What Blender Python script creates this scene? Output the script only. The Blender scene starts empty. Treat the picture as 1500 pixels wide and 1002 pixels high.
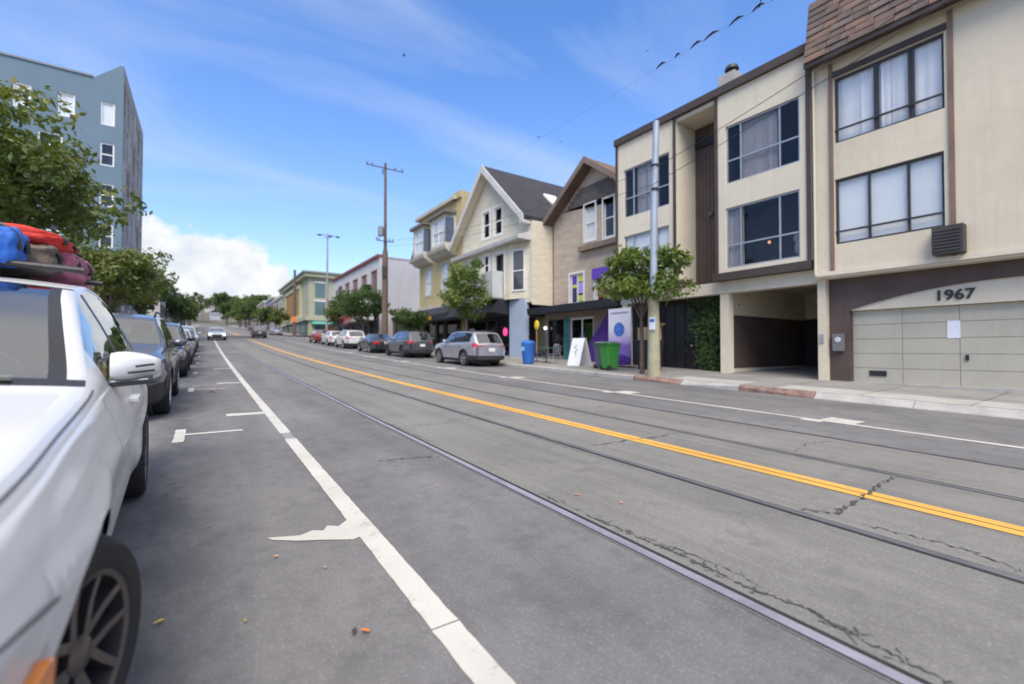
import bpy, bmesh, math, random
import numpy as np
from mathutils import Vector, Matrix, noise as mnoise

sc = bpy.context.scene
COL = sc.collection
R = math.radians

# ------------------------------------------------------------------ camera
cam_d = bpy.data.cameras.new('camera')
cam = bpy.data.objects.new('camera', cam_d)
COL.objects.link(cam)
sc.camera = cam
EYE = 1.274
cam.location = (0, 0, EYE)
cam.rotation_euler = (R(90 + 1.031), 0, -math.atan(450 / 667.))
cam_d.sensor_width = 36
cam_d.lens = 16.008
cam_d.clip_start = .05
cam_d.clip_end = 6000
cam_d.dof.use_dof = True
cam_d.dof.focus_distance = 4.0
cam_d.dof.aperture_fstop = 0.9

# ------------------------------------------------------------------ sky, sun, exposure
SUN_EL, SUN_AZ = 52, 213          # azimuth clockwise from +Y: behind the camera, a little to the left
world = bpy.data.worlds.new('World')
sc.world = world
world.use_nodes = True
wn, wl = world.node_tree.nodes, world.node_tree.links
wn.clear()


def N(nodes, typ, **kw):
    n = nodes.new(typ)
    for k, v in kw.items():
        if k.startswith('i_'):
            n.inputs[k[2:].replace('_', ' ')].default_value = v
        elif k.startswith('n_'):
            n.inputs[int(k[2:])].default_value = v
        else:
            setattr(n, k, v)
    return n


def M_(nodes, links, op, a, b=None, c=None, clamp=False):
    n = nodes.new('ShaderNodeMath')
    n.operation = op
    n.use_clamp = clamp
    for i, v in enumerate((a, b, c)):
        if v is None:
            continue
        if isinstance(v, (int, float)):
            n.inputs[i].default_value = v
        else:
            links.new(v, n.inputs[i])
    return n.outputs[0]


def mixc(nodes, links, fac, a, b, blend='MIX'):
    n = nodes.new('ShaderNodeMix')
    n.data_type = 'RGBA'
    n.blend_type = blend
    for sock, v in ((n.inputs[0], fac), (n.inputs[6], a), (n.inputs[7], b)):
        if isinstance(v, (int, float)):
            sock.default_value = v
        elif isinstance(v, (tuple, list)):
            sock.default_value = (*v[:3], 1)
        else:
            links.new(v, sock)
    return n.outputs[2]


def ramp(nodes, links, fac, stops, interp='LINEAR'):
    n = nodes.new('ShaderNodeValToRGB')
    n.color_ramp.interpolation = interp
    e = n.color_ramp.elements
    while len(e) < len(stops):
        e.new(.5)
    for el, (p, c) in zip(e, stops):
        el.position = p
        el.color = (*c[:3], 1) if isinstance(c, (tuple, list)) else (c, c, c, 1)
    links.new(fac, n.inputs[0])
    return n.outputs[0]


sky = N(wn, 'ShaderNodeTexSky', sky_type='NISHITA', sun_disc=False)
sky.sun_elevation = R(SUN_EL)
sky.sun_rotation = R(SUN_AZ)
sky.altitude = 50
sky.air_density = 1.0
sky.dust_density = .6
sky.ozone_density = 3.0
tc = N(wn, 'ShaderNodeTexCoord')
sep = N(wn, 'ShaderNodeSeparateXYZ')
wl.new(tc.outputs['Generated'], sep.inputs[0])
dx, dy, dz = sep.outputs
# thin cirrus: noise on a flat layer high above, streaked along one direction
zz = M_(wn, wl, 'ADD', M_(wn, wl, 'MAXIMUM', dz, 0.0), .16)
cu = M_(wn, wl, 'DIVIDE', dx, zz)
cv = M_(wn, wl, 'DIVIDE', dy, zz)
comb = N(wn, 'ShaderNodeCombineXYZ')
wl.new(cu, comb.inputs[0])
wl.new(cv, comb.inputs[1])
mp = N(wn, 'ShaderNodeMapping')
mp.inputs['Rotation'].default_value = (0, 0, R(52))
mp.inputs['Scale'].default_value = (.55, 1.5, 1)
mp.inputs['Location'].default_value = (.4, 2.2, 0)
wl.new(comb.outputs[0], mp.inputs[0])
nz = N(wn, 'ShaderNodeTexNoise', i_Scale=1.0, i_Detail=7, i_Roughness=.55, i_Distortion=.9)
wl.new(mp.outputs[0], nz.inputs['Vector'])
cirrus = ramp(wn, wl, nz.outputs[0], [(.47, .0), (.60, .35), (.74, .8)])
# heaped cloud along the horizon: height of its top varies with the bearing
az = M_(wn, wl, 'ARCTAN2', dx, dy)
top = M_(wn, wl, 'ADD', .10, M_(wn, wl, 'MULTIPLY', M_(wn, wl, 'SINE', M_(wn, wl, 'ADD', M_(wn, wl, 'MULTIPLY', az, 5.0), 2.05)), .13))
n2 = N(wn, 'ShaderNodeTexNoise', i_Scale=13., i_Detail=6, i_Roughness=.58)
wl.new(tc.outputs['Generated'], n2.inputs['Vector'])
edge = M_(wn, wl, 'ADD', top, M_(wn, wl, 'MULTIPLY', M_(wn, wl, 'SUBTRACT', n2.outputs[0], .5), .17))
cum = M_(wn, wl, 'MULTIPLY', M_(wn, wl, 'SUBTRACT', edge, dz), 55., clamp=True)
n3 = N(wn, 'ShaderNodeTexNoise', i_Scale=16., i_Detail=5, i_Roughness=.6)
wl.new(tc.outputs['Generated'], n3.inputs['Vector'])
cumcol = ramp(wn, wl, n3.outputs[0], [(.35, (3.0, 3.3, 3.7)), (.58, (3.95, 3.98, 4.0))])
# sky model with saturation raised, and a pale haze colour mixed in towards the horizon
hs = N(wn, 'ShaderNodeHueSaturation', i_Saturation=1.24, i_Value=1.16, i_Hue=.508)
wl.new(sky.outputs[0], hs.inputs['Color'])
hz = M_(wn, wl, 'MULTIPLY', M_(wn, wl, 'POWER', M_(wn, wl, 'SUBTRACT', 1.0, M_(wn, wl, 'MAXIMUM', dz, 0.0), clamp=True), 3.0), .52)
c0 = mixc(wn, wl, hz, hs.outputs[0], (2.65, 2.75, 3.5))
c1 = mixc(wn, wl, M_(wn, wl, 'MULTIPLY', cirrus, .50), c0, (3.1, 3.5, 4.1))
# a high thin veil thickens towards the zenith: the street is lit without hard shadows
veil = M_(wn, wl, 'MULTIPLY', ramp(wn, wl, dz, [(.60, 0.), (.86, 1.)], 'EASE'), .85)
c1 = mixc(wn, wl, veil, c1, (5.3, 5.1, 4.8))
c2 = mixc(wn, wl, cum, c1, cumcol)
bg = N(wn, 'ShaderNodeBackground', i_Strength=.138)
wl.new(c2, bg.inputs[0])
wo = N(wn, 'ShaderNodeOutputWorld')
wl.new(bg.outputs[0], wo.inputs[0])

sun_d = bpy.data.lights.new('sun', 'SUN')
sun = bpy.data.objects.new('sun', sun_d)
COL.objects.link(sun)
sun_d.energy = 2.3
sun_d.angle = R(38)
sun_d.color = (1.0, .925, .815)
_d = Vector((math.sin(R(SUN_AZ)) * math.cos(R(SUN_EL)), math.cos(R(SUN_AZ)) * math.cos(R(SUN_EL)), math.sin(R(SUN_EL))))
sun.rotation_euler = (-_d).to_track_quat('-Z', 'Y').to_euler()
sun.location = _d * 60

vs = sc.view_settings
vs.view_transform = 'Standard'
vs.look = 'None'
vs.gamma = 1
vs.use_curve_mapping = False
vs.exposure = .87
sc.cycles.use_denoising = True
sc.cycles.max_bounces = 8
sc.cycles.transparent_max_bounces = 16
sc.cycles.sample_clamp_indirect = 6

# ------------------------------------------------------------------ helpers


def lerp(a, b, t):
    return a + (b - a) * t


def gz(y):
    """height of the street along its length"""
    z = .0256 * y
    if y > 8:
        z += .0003 * (min(y, 48.7) - 8) ** 2
    if y > 48.7:
        z += .0244 * (min(y, 430) - 48.7)
    if y > 430:
        z += (.135 - .0256) * (min(y, 640) - 430) - (.0256 * (y - 640) if y > 640 else 0)
    return z


KERB_R, KERB_L, FACE_R, FACE_L = 12.0, -2.5, 15.5, -5.9


def walk_z(x, y):
    """top of the right or left pavement"""
    if x > 5:
        return gz(y) + .15 + max(0, x - KERB_R) * .022
    return gz(y) + .15 + max(0, KERB_L - x) * .022


class MB:
    def __init__(self):
        self.v = []
        self.f = []

    def add(self, vs, fs):
        o = len(self.v)
        self.v += [tuple(p) for p in vs]
        self.f += [tuple(i + o for i in q) for q in fs]
        return self

    def box(self, x0, y0, z0, x1, y1, z1):
        x0, x1 = min(x0, x1), max(x0, x1)
        y0, y1 = min(y0, y1), max(y0, y1)
        z0, z1 = min(z0, z1), max(z0, z1)
        return self.add([(x0, y0, z0), (x1, y0, z0), (x1, y1, z0), (x0, y1, z0), (x0, y0, z1), (x1, y0, z1), (x1, y1, z1), (x0, y1, z1)],
                        [(0, 3, 2, 1), (4, 5, 6, 7), (0, 1, 5, 4), (1, 2, 6, 5), (2, 3, 7, 6), (3, 0, 4, 7)])

    def quad(self, *p):
        return self.add(p, [tuple(range(len(p)))])

    def prism(self, poly, a, b):
        """poly: list of points; extruded by joining a(poly) to b(poly)"""
        n = len(poly)
        return self.add([a(p) for p in poly] + [b(p) for p in poly],
                        [tuple(range(n))[::-1], tuple(range(n, 2 * n))] + [(i, (i + 1) % n, n + (i + 1) % n, n + i) for i in range(n)])

    def tube(self, pts, rad, n=8, cap=True):
        pts = [Vector(p) for p in pts]
        rad = rad if isinstance(rad, (list, tuple)) else [rad] * len(pts)
        vs, fs = [], []
        for i, p in enumerate(pts):
            t = (pts[min(i + 1, len(pts) - 1)] - pts[max(i - 1, 0)])
            t = t.normalized() if t.length > 1e-9 else Vector((0, 0, 1))
            a = t.cross(Vector((0, 0, 1)) if abs(t.z) < .95 else Vector((1, 0, 0))).normalized()
            b = t.cross(a)
            for k in range(n):
                w = 2 * math.pi * k / n
                vs.append(p + (a * math.cos(w) + b * math.sin(w)) * rad[i])
        for i in range(len(pts) - 1):
            for k in range(n):
                k2 = (k + 1) % n
                fs.append((i * n + k, i * n + k2, (i + 1) * n + k2, (i + 1) * n + k))
        if cap:
            fs.append(tuple(range(n))[::-1])
            fs.append(tuple(range((len(pts) - 1) * n, len(pts) * n)))
        return self.add(vs, fs)

    def lathe(self, prof, n=24, axis='Z', loc=(0, 0, 0), cap=True):
        """prof: (radius, height)"""
        vs, fs = [], []
        for r, h in prof:
            for k in range(n):
                w = 2 * math.pi * k / n
                c, s = r * math.cos(w), r * math.sin(w)
                p = (c, s, h) if axis == 'Z' else ((h, c, s) if axis == 'X' else (s, h, c))
                vs.append((p[0] + loc[0], p[1] + loc[1], p[2] + loc[2]))
        m = len(prof)
        for i in range(m - 1):
            for k in range(n):
                k2 = (k + 1) % n
                fs.append((i * n + k, i * n + k2, (i + 1) * n + k2, (i + 1) * n + k))
        if cap:
            fs.append(tuple(range(n))[::-1])
            fs.append(tuple(range((m - 1) * n, m * n)))
        return self.add(vs, fs)

    def ellipsoid(self, c, r, nu=14, nv=9):
        vs = [(c[0], c[1], c[2] - r[2])]
        for j in range(1, nv):
            ph = math.pi * j / nv - math.pi / 2
            for i in range(nu):
                a = 2 * math.pi * i / nu
                vs.append((c[0] + r[0] * math.cos(ph) * math.cos(a), c[1] + r[1] * math.cos(ph) * math.sin(a), c[2] + r[2] * math.sin(ph)))
        vs.append((c[0], c[1], c[2] + r[2]))
        fs = []
        for i in range(nu):
            fs.append((0, 1 + (i + 1) % nu, 1 + i))
            fs.append((len(vs) - 1, 1 + (nv - 2) * nu + i, 1 + (nv - 2) * nu + (i + 1) % nu))
        for j in range(nv - 2):
            for i in range(nu):
                a, b = 1 + j * nu + i, 1 + j * nu + (i + 1) % nu
                fs.append((a, b, b + nu, a + nu))
        return self.add(vs, fs)


def part(name, mb, mat, parent=None, smooth=False, bevel=0, origin=None, recalc=True):
    me = bpy.data.meshes.new(name)
    o0 = Vector(origin) if origin is not None else Vector((0, 0, 0))
    me.from_pydata([(p[0] - o0.x, p[1] - o0.y, p[2] - o0.z) for p in mb.v], [], mb.f)
    if recalc and len(mb.f) < 20000:
        bm = bmesh.new()
        bm.from_mesh(me)
        bmesh.ops.recalc_face_normals(bm, faces=bm.faces)
        bm.to_mesh(me)
        bm.free()
    if smooth:
        me.polygons.foreach_set('use_smooth', [True] * len(me.polygons))
        if smooth != 'all':
            me.set_sharp_from_angle(angle=R(38))
    me.materials.append(mat)
    me.update()
    o = bpy.data.objects.new(name, me)
    COL.objects.link(o)
    if parent is not None:
        o.parent = parent
    if bevel:
        m = o.modifiers.new('bevel', 'BEVEL')
        m.width = bevel
        m.segments = 2
        m.limit_method = 'ANGLE'
    return o


def share(name, src, parent, loc, rot=(0, 0, 0)):
    o = bpy.data.objects.new(name, src.data)
    COL.objects.link(o)
    o.parent = parent
    o.location = loc
    o.rotation_euler = rot
    return o


def tag(o, label=None, cat=None, group=None, kind=None):
    if label:
        o['label'] = label
    if cat:
        o['category'] = cat
    if group:
        o['group'] = group
    if kind:
        o['kind'] = kind
    return o


class Thing:
    """an Empty at the base of a thing; p() adds parts given in world coordinates"""

    def __init__(self, name, label, cat, loc, group=None, rotz=0):
        self.o = bpy.data.objects.new(name, None)
        self.o.empty_display_size = .2
        COL.objects.link(self.o)
        self.o.location = loc
        self.o.rotation_euler = (0, 0, rotz)
        self.loc = Vector(loc)
        tag(self.o, label, cat, group)

    def p(self, name, mb, mat, under=None, label=None, **kw):
        o = part(name, mb, mat, under or self.o, origin=kw.pop('origin', self.loc), **kw)
        if label:
            o['label'] = label
        return o


def copy_tree(o, parent=None, loc=None, rotz=None, label=None, group=None):
    c = o.copy()
    COL.objects.link(c)
    c.parent = parent
    for ch in o.children:
        copy_tree(ch, c)
    if loc is not None:
        c.location = loc
    if rotz is not None:
        c.rotation_euler[2] = rotz
    if label:
        c['label'] = label
    if group:
        c['group'] = group
    return c


# ------------------------------------------------------------------ materials
MATS = {}


def newmat(name):
    m = bpy.data.materials.new(name)
    m.use_nodes = True
    nt = m.node_tree
    b = nt.nodes['Principled BSDF']
    return m, nt.nodes, nt.links, b


def texco(nd, ln, scale=(1, 1, 1), space='Object', rot=(0, 0, 0)):
    t = nd.new('ShaderNodeTexCoord')
    mpn = nd.new('ShaderNodeMapping')
    mpn.inputs['Scale'].default_value = scale
    mpn.inputs['Rotation'].default_value = rot
    ln.new(t.outputs[space], mpn.inputs[0])
    return mpn.outputs[0]


def noise(nd, ln, vec, scale, detail=4, rough=.55, dist=0):
    n = nd.new('ShaderNodeTexNoise')
    n.inputs['Scale'].default_value = scale
    n.inputs['Detail'].default_value = detail
    n.inputs['Roughness'].default_value = rough
    n.inputs['Distortion'].default_value = dist
    ln.new(vec, n.inputs['Vector'])
    return n.outputs[0]


def bump(nd, ln, b, h, strength=.3, dist=.01):
    n = nd.new('ShaderNodeBump')
    n.inputs['Strength'].default_value = strength
    n.inputs['Distance'].default_value = dist
    ln.new(h, n.inputs['Height'])
    ln.new(n.outputs[0], b.inputs['Normal'])


def surf(name, col, rough=.7, var=.12, vscale=1.3, bscale=40, bstr=.25, streak=.0, metal=0., coat=0., bdist=.01, spec=.5):
    """a painted or plain surface: large mottling, fine relief, optional rain streaks"""
    if name in MATS:
        return MATS[name]
    m, nd, ln, b = newmat(name)
    v = texco(nd, ln)
    n1 = noise(nd, ln, v, vscale, 5)
    n2 = noise(nd, ln, v, vscale * 9, 3)
    k = M_(nd, ln, 'ADD', M_(nd, ln, 'MULTIPLY', n1, .7), M_(nd, ln, 'MULTIPLY', n2, .3))
    lo = tuple(c * (1 - var) for c in col)
    hi = tuple(min(1, c * (1 + var * .8)) for c in col)
    c = ramp(nd, ln, k, [(.36, lo), (.64, hi)])
    if streak:
        v2 = texco(nd, ln, (3.5, 3.5, .22))
        s = noise(nd, ln, v2, 2.2, 5)
        c = mixc(nd, ln, M_(nd, ln, 'MULTIPLY', ramp(nd, ln, s, [(.5, 0.), (.72, 1.)]), streak), c, tuple(x * .55 for x in col))
    ln.new(c, b.inputs['Base Color'])
    b.inputs['Roughness'].default_value = rough
    b.inputs['Metallic'].default_value = metal
    b.inputs['Coat Weight'].default_value = coat
    b.inputs['Specular IOR Level'].default_value = spec
    if bstr:
        bump(nd, ln, b, noise(nd, ln, v, bscale, 3), bstr, bdist)
    MATS[name] = m
    return m


def glass(name, tint=(.62, .66, .68), boost=.04, rough=.015):
    if name in MATS:
        return MATS[name]
    m, nd, ln, b = newmat(name)
    nd.remove(b)
    tr = N(nd, 'ShaderNodeBsdfTransparent')
    tr.inputs[0].default_value = (*tint, 1)
    gl = N(nd, 'ShaderNodeBsdfGlossy')
    gl.inputs['Roughness'].default_value = rough
    gl.inputs[0].default_value = (.95, .97, 1, 1)
    fr = N(nd, 'ShaderNodeLayerWeight', i_Blend=.5)
    mx = N(nd, 'ShaderNodeMixShader')
    ln.new(M_(nd, ln, 'ADD', M_(nd, ln, 'MULTIPLY', M_(nd, ln, 'POWER', fr.outputs['Facing'], 4.5), .75), boost, clamp=True), mx.inputs[0])
    ln.new(tr.outputs[0], mx.inputs[1])
    ln.new(gl.outputs[0], mx.inputs[2])
    ln.new(mx.outputs[0], nd['Material Output'].inputs[0])
    MATS[name] = m
    return m


def carpaint(name, col, metal=0., rough=.32, dirt=.22, coat=.85, crough=.06):
    if name in MATS:
        return MATS[name]
    m, nd, ln, b = newmat(name)
    v = texco(nd, ln)
    n1 = noise(nd, ln, v, 2.5, 6, .6)
    dust = ramp(nd, ln, n1, [(.45, 0.), (.75, dirt)])
    c = mixc(nd, ln, dust, col, (.32, .30, .27))
    ln.new(c, b.inputs['Base Color'])
    b.inputs['Metallic'].default_value = metal
    ln.new(M_(nd, ln, 'ADD', rough, M_(nd, ln, 'MULTIPLY', dust, .8)), b.inputs['Roughness'])
    b.inputs['Coat Weight'].default_value = coat
    b.inputs['Coat Roughness'].default_value = crough
    MATS[name] = m
    return m


def leafmat(name, c1, c2, c3):
    if name in MATS:
        return MATS[name]
    m, nd, ln, b = newmat(name)
    v = texco(nd, ln)
    n1 = noise(nd, ln, v, 1.1, 3)
    n2 = noise(nd, ln, v, 9., 2)
    k = M_(nd, ln, 'ADD', M_(nd, ln, 'MULTIPLY', n1, .55), M_(nd, ln, 'MULTIPLY', n2, .45))
    c = ramp(nd, ln, k, [(.36, c1), (.5, c2), (.64, c3)])
    ln.new(c, b.inputs['Base Color'])
    b.inputs['Roughness'].default_value = .48
    t = N(nd, 'ShaderNodeBsdfTranslucent')
    ln.new(mixc(nd, ln, 1., c, (1.15, 1.2, .5), 'MULTIPLY'), t.inputs[0])
    mx = N(nd, 'ShaderNodeMixShader')
    mx.inputs[0].default_value = .38
    ln.new(b.outputs[0], mx.inputs[1])
    ln.new(t.outputs[0], mx.inputs[2])
    ln.new(mx.outputs[0], nd['Material Output'].inputs[0])
    MATS[name] = m
    return m


def siding(name, col, pitch=.13, var=.1, depth=.02):
    """horizontal lapped boards too narrow to be told apart"""
    if name in MATS:
        return MATS[name]
    m, nd, ln, b = newmat(name)
    v = texco(nd, ln)
    s = N(nd, 'ShaderNodeSeparateXYZ')
    ln.new(v, s.inputs[0])
    fr = M_(nd, ln, 'FRACT', M_(nd, ln, 'DIVIDE', s.outputs[2], pitch))
    n1 = noise(nd, ln, texco(nd, ln, (1, 1, 4)), 1.6, 5)
    c = ramp(nd, ln, n1, [(.35, tuple(x * (1 - var) for x in col)), (.65, tuple(min(1, x * (1 + var * .6)) for x in col))])
    ln.new(c, b.inputs['Base Color'])
    b.inputs['Roughness'].default_value = .6
    bump(nd, ln, b, M_(nd, ln, 'MULTIPLY', fr, -1.), .8, depth)
    MATS[name] = m
    return m


def emit(name, col, s):
    if name in MATS:
        return MATS[name]
    m, nd, ln, b = newmat(name)
    b.inputs['Base Color'].default_value = (*col, 1)
    b.inputs['Emission Color'].default_value = (*col, 1)
    b.inputs['Emission Strength'].default_value = s
    MATS[name] = m
    return m


def asphalt():
    m, nd, ln, b = newmat('asphalt')
    v = texco(nd, ln)
    big = noise(nd, ln, v, .35, 5, .6)
    med = noise(nd, ln, texco(nd, ln, (1, .25, 1)), 1.4, 5, .6)       # traffic streaks run along the street
    grit = noise(nd, ln, v, 95, 3, .7)
    agg = nd.new('ShaderNodeTexVoronoi')
    agg.inputs['Scale'].default_value = 46
    ln.new(v, agg.inputs['Vector'])
    spot = noise(nd, ln, v, 7, 4, .65)
    k = M_(nd, ln, 'ADD', M_(nd, ln, 'MULTIPLY', big, .45), M_(nd, ln, 'MULTIPLY', med, .55))
    c = ramp(nd, ln, k, [(.40, (.138, .132, .132)), (.52, (.182, .174, .172)), (.62, (.218, .208, .200))])
    c = mixc(nd, ln, ramp(nd, ln, grit, [(.40, .0), (.72, .34)]), c, (.06, .06, .065))
    c = mixc(nd, ln, ramp(nd, ln, agg.outputs[0], [(.10, .5), (.30, 0.)]), c, (.30, .295, .285))
    c = mixc(nd, ln, ramp(nd, ln, M_(nd, ln, 'ADD', M_(nd, ln, 'MULTIPLY', spot, .5), M_(nd, ln, 'MULTIPLY', noise(nd, ln, v, 2.3, 6, .7), .5)), [(.47, 0.), (.63, .5)]), c, (.090, .086, .085))
    # blotchy darker band beside the near parked cars
    sp = nd.new('ShaderNodeSeparateXYZ')
    ln.new(v, sp.inputs[0])
    bandm = M_(nd, ln, 'SUBTRACT', 1.0, M_(nd, ln, 'MULTIPLY', M_(nd, ln, 'ABSOLUTE', M_(nd, ln, 'ADD', sp.outputs[0], .25)), 2.2), clamp=True)
    st2 = noise(nd, ln, texco(nd, ln, (1, .5, 1)), 3.2, 6, .65)
    c = mixc(nd, ln, M_(nd, ln, 'MULTIPLY', bandm, ramp(nd, ln, st2, [(.42, 0.), (.62, .75)])), c, (.075, .075, .082))
    ln.new(c, b.inputs['Base Color'])
    b.inputs['Roughness'].default_value = .84
    b.inputs['Specular IOR Level'].default_value = .35
    h = M_(nd, ln, 'ADD', M_(nd, ln, 'MULTIPLY', grit, .6), M_(nd, ln, 'MULTIPLY', agg.outputs[0], .5))
    bump(nd, ln, b, h, .55, .006)
    return m


def trackslab():
    m, nd, ln, b = newmat('track_concrete')
    v = texco(nd, ln)
    big = noise(nd, ln, v, .8, 6, .62)
    st = noise(nd, ln, texco(nd, ln, (5, .12, 1)), 1.2, 4)
    grit = noise(nd, ln, v, 70, 4, .7)
    k = M_(nd, ln, 'ADD', M_(nd, ln, 'MULTIPLY', big, .6), M_(nd, ln, 'MULTIPLY', st, .4))
    c = ramp(nd, ln, k, [(.36, (.150, .142, .130)), (.52, (.200, .190, .174)), (.66, (.235, .224, .204))])
    c = mixc(nd, ln, ramp(nd, ln, grit, [(.44, 0.), (.70, .5)]), c, (.08, .075, .07))
    pit = nd.new('ShaderNodeTexVoronoi')
    pit.inputs['Scale'].default_value = 30
    ln.new(v, pit.inputs['Vector'])
    c = mixc(nd, ln, ramp(nd, ln, pit.outputs[0], [(.08, .45), (.26, 0.)]), c, (.33, .315, .28))
    blot = noise(nd, ln, v, 3.2, 6, .68, .4)
    c = mixc(nd, ln, ramp(nd, ln, blot, [(.53, 0.), (.70, .5)]), c, (.095, .09, .084))
    ln.new(c, b.inputs['Base Color'])
    b.inputs['Roughness'].default_value = .88
    bump(nd, ln, b, grit, .4, .006)
    return m


def roadpaint(name, col, wear=.5):
    m, nd, ln, b = newmat(name)
    v = texco(nd, ln)
    n1 = noise(nd, ln, v, 5, 6, .7)
    n2 = noise(nd, ln, v, 60, 3, .7)
    k = M_(nd, ln, 'ADD', M_(nd, ln, 'MULTIPLY', n1, .6), M_(nd, ln, 'MULTIPLY', n2, .4))
    w = ramp(nd, ln, k, [(.54, 0.), (.66, wear)])
    dirt = ramp(nd, ln, noise(nd, ln, v, 1.2, 4), [(.3, tuple(c * .8 for c in col)), (.7, col)])
    ln.new(mixc(nd, ln, w, dirt, (.15, .15, .155)), b.inputs['Base Color'])
    b.inputs['Roughness'].default_value = .65
    bump(nd, ln, b, n2, .3, .004)
    return m


ASPHALT = asphalt()
TRACK = trackslab()
P_WHITE = roadpaint('road_paint_white', (.58, .56, .50), .6)
P_YELLOW = roadpaint('road_paint_yellow', (.70, .38, .075), .4)
CONC = surf('pavement_concrete', (.26, .247, .228), .85, .16, .9, 60, .3)
CONC2 = surf('apron_concrete', (.40, .38, .345), .85, .18, 1.6, 60, .3)
KERBM = surf('kerb_concrete', (.38, .36, .33), .85, .2, 2.0, 60, .3)
REDK = surf('kerb_red_paint', (.25, .155, .125), .8, .5, 4., 60, .3)
STEEL = surf('rail_steel', (.36, .34, .385), .5, .2, 3., 80, .1, metal=.45)
GROOVE = surf('rail_groove', (.022, .021, .024), .8, .3, 4.)
CRACKM = surf('crack_dark', (.075, .07, .064), .95, .4, 9.)
TARM = surf('tar_seal', (.045, .045, .05), .6, .3, 5.)
CREAM = surf('stucco_cream', (.63, .55, .42), .85, .08, .5, 90, .4, streak=.14)
CREAM2 = surf('stucco_beige', (.645, .575, .45), .85, .07, .5, 90, .4, streak=.12)
BROWN = surf('trim_brown', (.060, .042, .036), .65, .2, 2., 60, .2)
BROWN2 = surf('panel_brown', (.085, .058, .05), .7, .2, 1.5, 40, .3, streak=.2)
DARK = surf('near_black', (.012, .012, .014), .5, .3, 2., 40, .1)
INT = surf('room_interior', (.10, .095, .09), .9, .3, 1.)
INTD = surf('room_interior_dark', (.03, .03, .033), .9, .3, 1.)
ALU = surf('aluminium_frame', (.42, .43, .45), .4, .1, 2., 60, .05, metal=.6)
BRONZE = surf('bronze_frame', (.035, .03, .03), .45, .2, 2., 60, .05)
WHITEP = surf('white_paint', (.74, .73, .70), .55, .06, 2., 60, .1)
CURT = surf('curtain_white', (.86, .85, .87), .9, .08, 2., 40, .1)
BLIND = surf('blind_white', (.86, .86, .87), .9, .05, 2., 40, .05)
GLASS = glass('window_glass', (.93, .94, .94), .03)
GLASSD = glass('dark_glass', (.72, .72, .73), .025)
GLASSC = glass('car_glass', (.42, .46, .46), .22)
METALG = surf('pole_metal', (.36, .40, .46), .5, .12, 1.5, 60, .1, metal=.25)
WOODP = surf('pole_wood', (.13, .09, .065), .9, .25, 2., 40, .4)
BLACKM = surf('black_metal', (.018, .018, .02), .45, .2, 3., 60, .1)
RUBBER = surf('rubber', (.028, .026, .025), .8, .25, 6., 80, .2)
PLASTICB = surf('black_plastic', (.03, .03, .033), .55, .2, 4., 90, .15)
RIM = surf('rim_alloy', (.52, .52, .54), .28, .1, 4., 60, .0, metal=.9)
RIMD = surf('rim_dark', (.16, .14, .135), .32, .15, 4., 60, .0, metal=.8)
LENS_R = surf('lens_red', (.42, .02, .02), .15, .1, 4., 60, 0, coat=1)
LENS_O = surf('lens_orange', (.75, .20, .015), .2, .15, 9., 60, .1, coat=1)
LENS_W = surf('lens_clear', (.62, .64, .66), .1, .15, 9., 60, .1, coat=1, metal=.3)
BARK = surf('bark', (.12, .09, .07), .95, .3, 6., 25, .6, bdist=.03)
LEAF = leafmat('leaf_green', (.022, .05, .012), (.055, .105, .022), (.13, .16, .035))
LEAF2 = leafmat('leaf_bright', (.045, .085, .014), (.115, .175, .03), (.24, .27, .06))
LEAF3 = leafmat('leaf_olive', (.045, .08, .02), (.11, .15, .032), (.24, .22, .05))
STEELD = surf('rail_steel_dull', (.15, .14, .15), .6, .25, 3., 80, .1, metal=.3)

# ------------------------------------------------------------------ ground, street, pavements
def ys(y0, y1, step=None):
    out = [y0]
    y = y0
    while y < y1 - 1e-6:
        s = step or (1.5 if y < 60 else (4 if y < 150 else 15))
        y = min(y1, y + s)
        out.append(y)
    return out


def strip(x0, x1, y0, y1, dz, mb=None, z=None, step=None, nx=1):
    mb = mb or MB()
    z = z or (lambda x, y: gz(y) + dz)
    Y = ys(y0, y1, step)
    xs = [lerp(x0, x1, i / nx) for i in range(nx + 1)]
    vs = [(x, y, z(x, y)) for y in Y for x in xs]
    n = nx + 1
    fs = [(i * n + k, i * n + k + 1, (i + 1) * n + k + 1, (i + 1) * n + k) for i in range(len(Y) - 1) for k in range(nx)]
    return mb.add(vs, fs)


GRASSY = surf('ground_earth', (.13, .12, .09), .95, .3, .05, 20, .3)
mb = MB()
Yg = [-120, -40, 0, 8, 14, 20, 27, 35, 42, 48.7, 80, 140, 220, 320, 430, 500, 570, 640, 800, 1200, 2500]
Xg = [-1500, -300, -60, 5, 60, 300, 1500]
vs_ = [(x, y, gz(y) - .08 - (.0 if y < 640 else 0)) for y in Yg for x in Xg]
nX = len(Xg)
mb.add(vs_, [(i * nX + k, i * nX + k + 1, (i + 1) * nX + k + 1, (i + 1) * nX + k) for i in range(len(Yg) - 1) for k in range(nX - 1)])
tag(part('ground', mb, GRASSY, recalc=False), kind='structure')

road = part('road', strip(KERB_L, KERB_R, -25, 430, 0, nx=4), ASPHALT, recalc=False)
tag(road, kind='structure')
cross = part('cross_street', strip(-60, 70, 71.5, 86, .004, step=2), ASPHALT, road, recalc=False)

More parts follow.
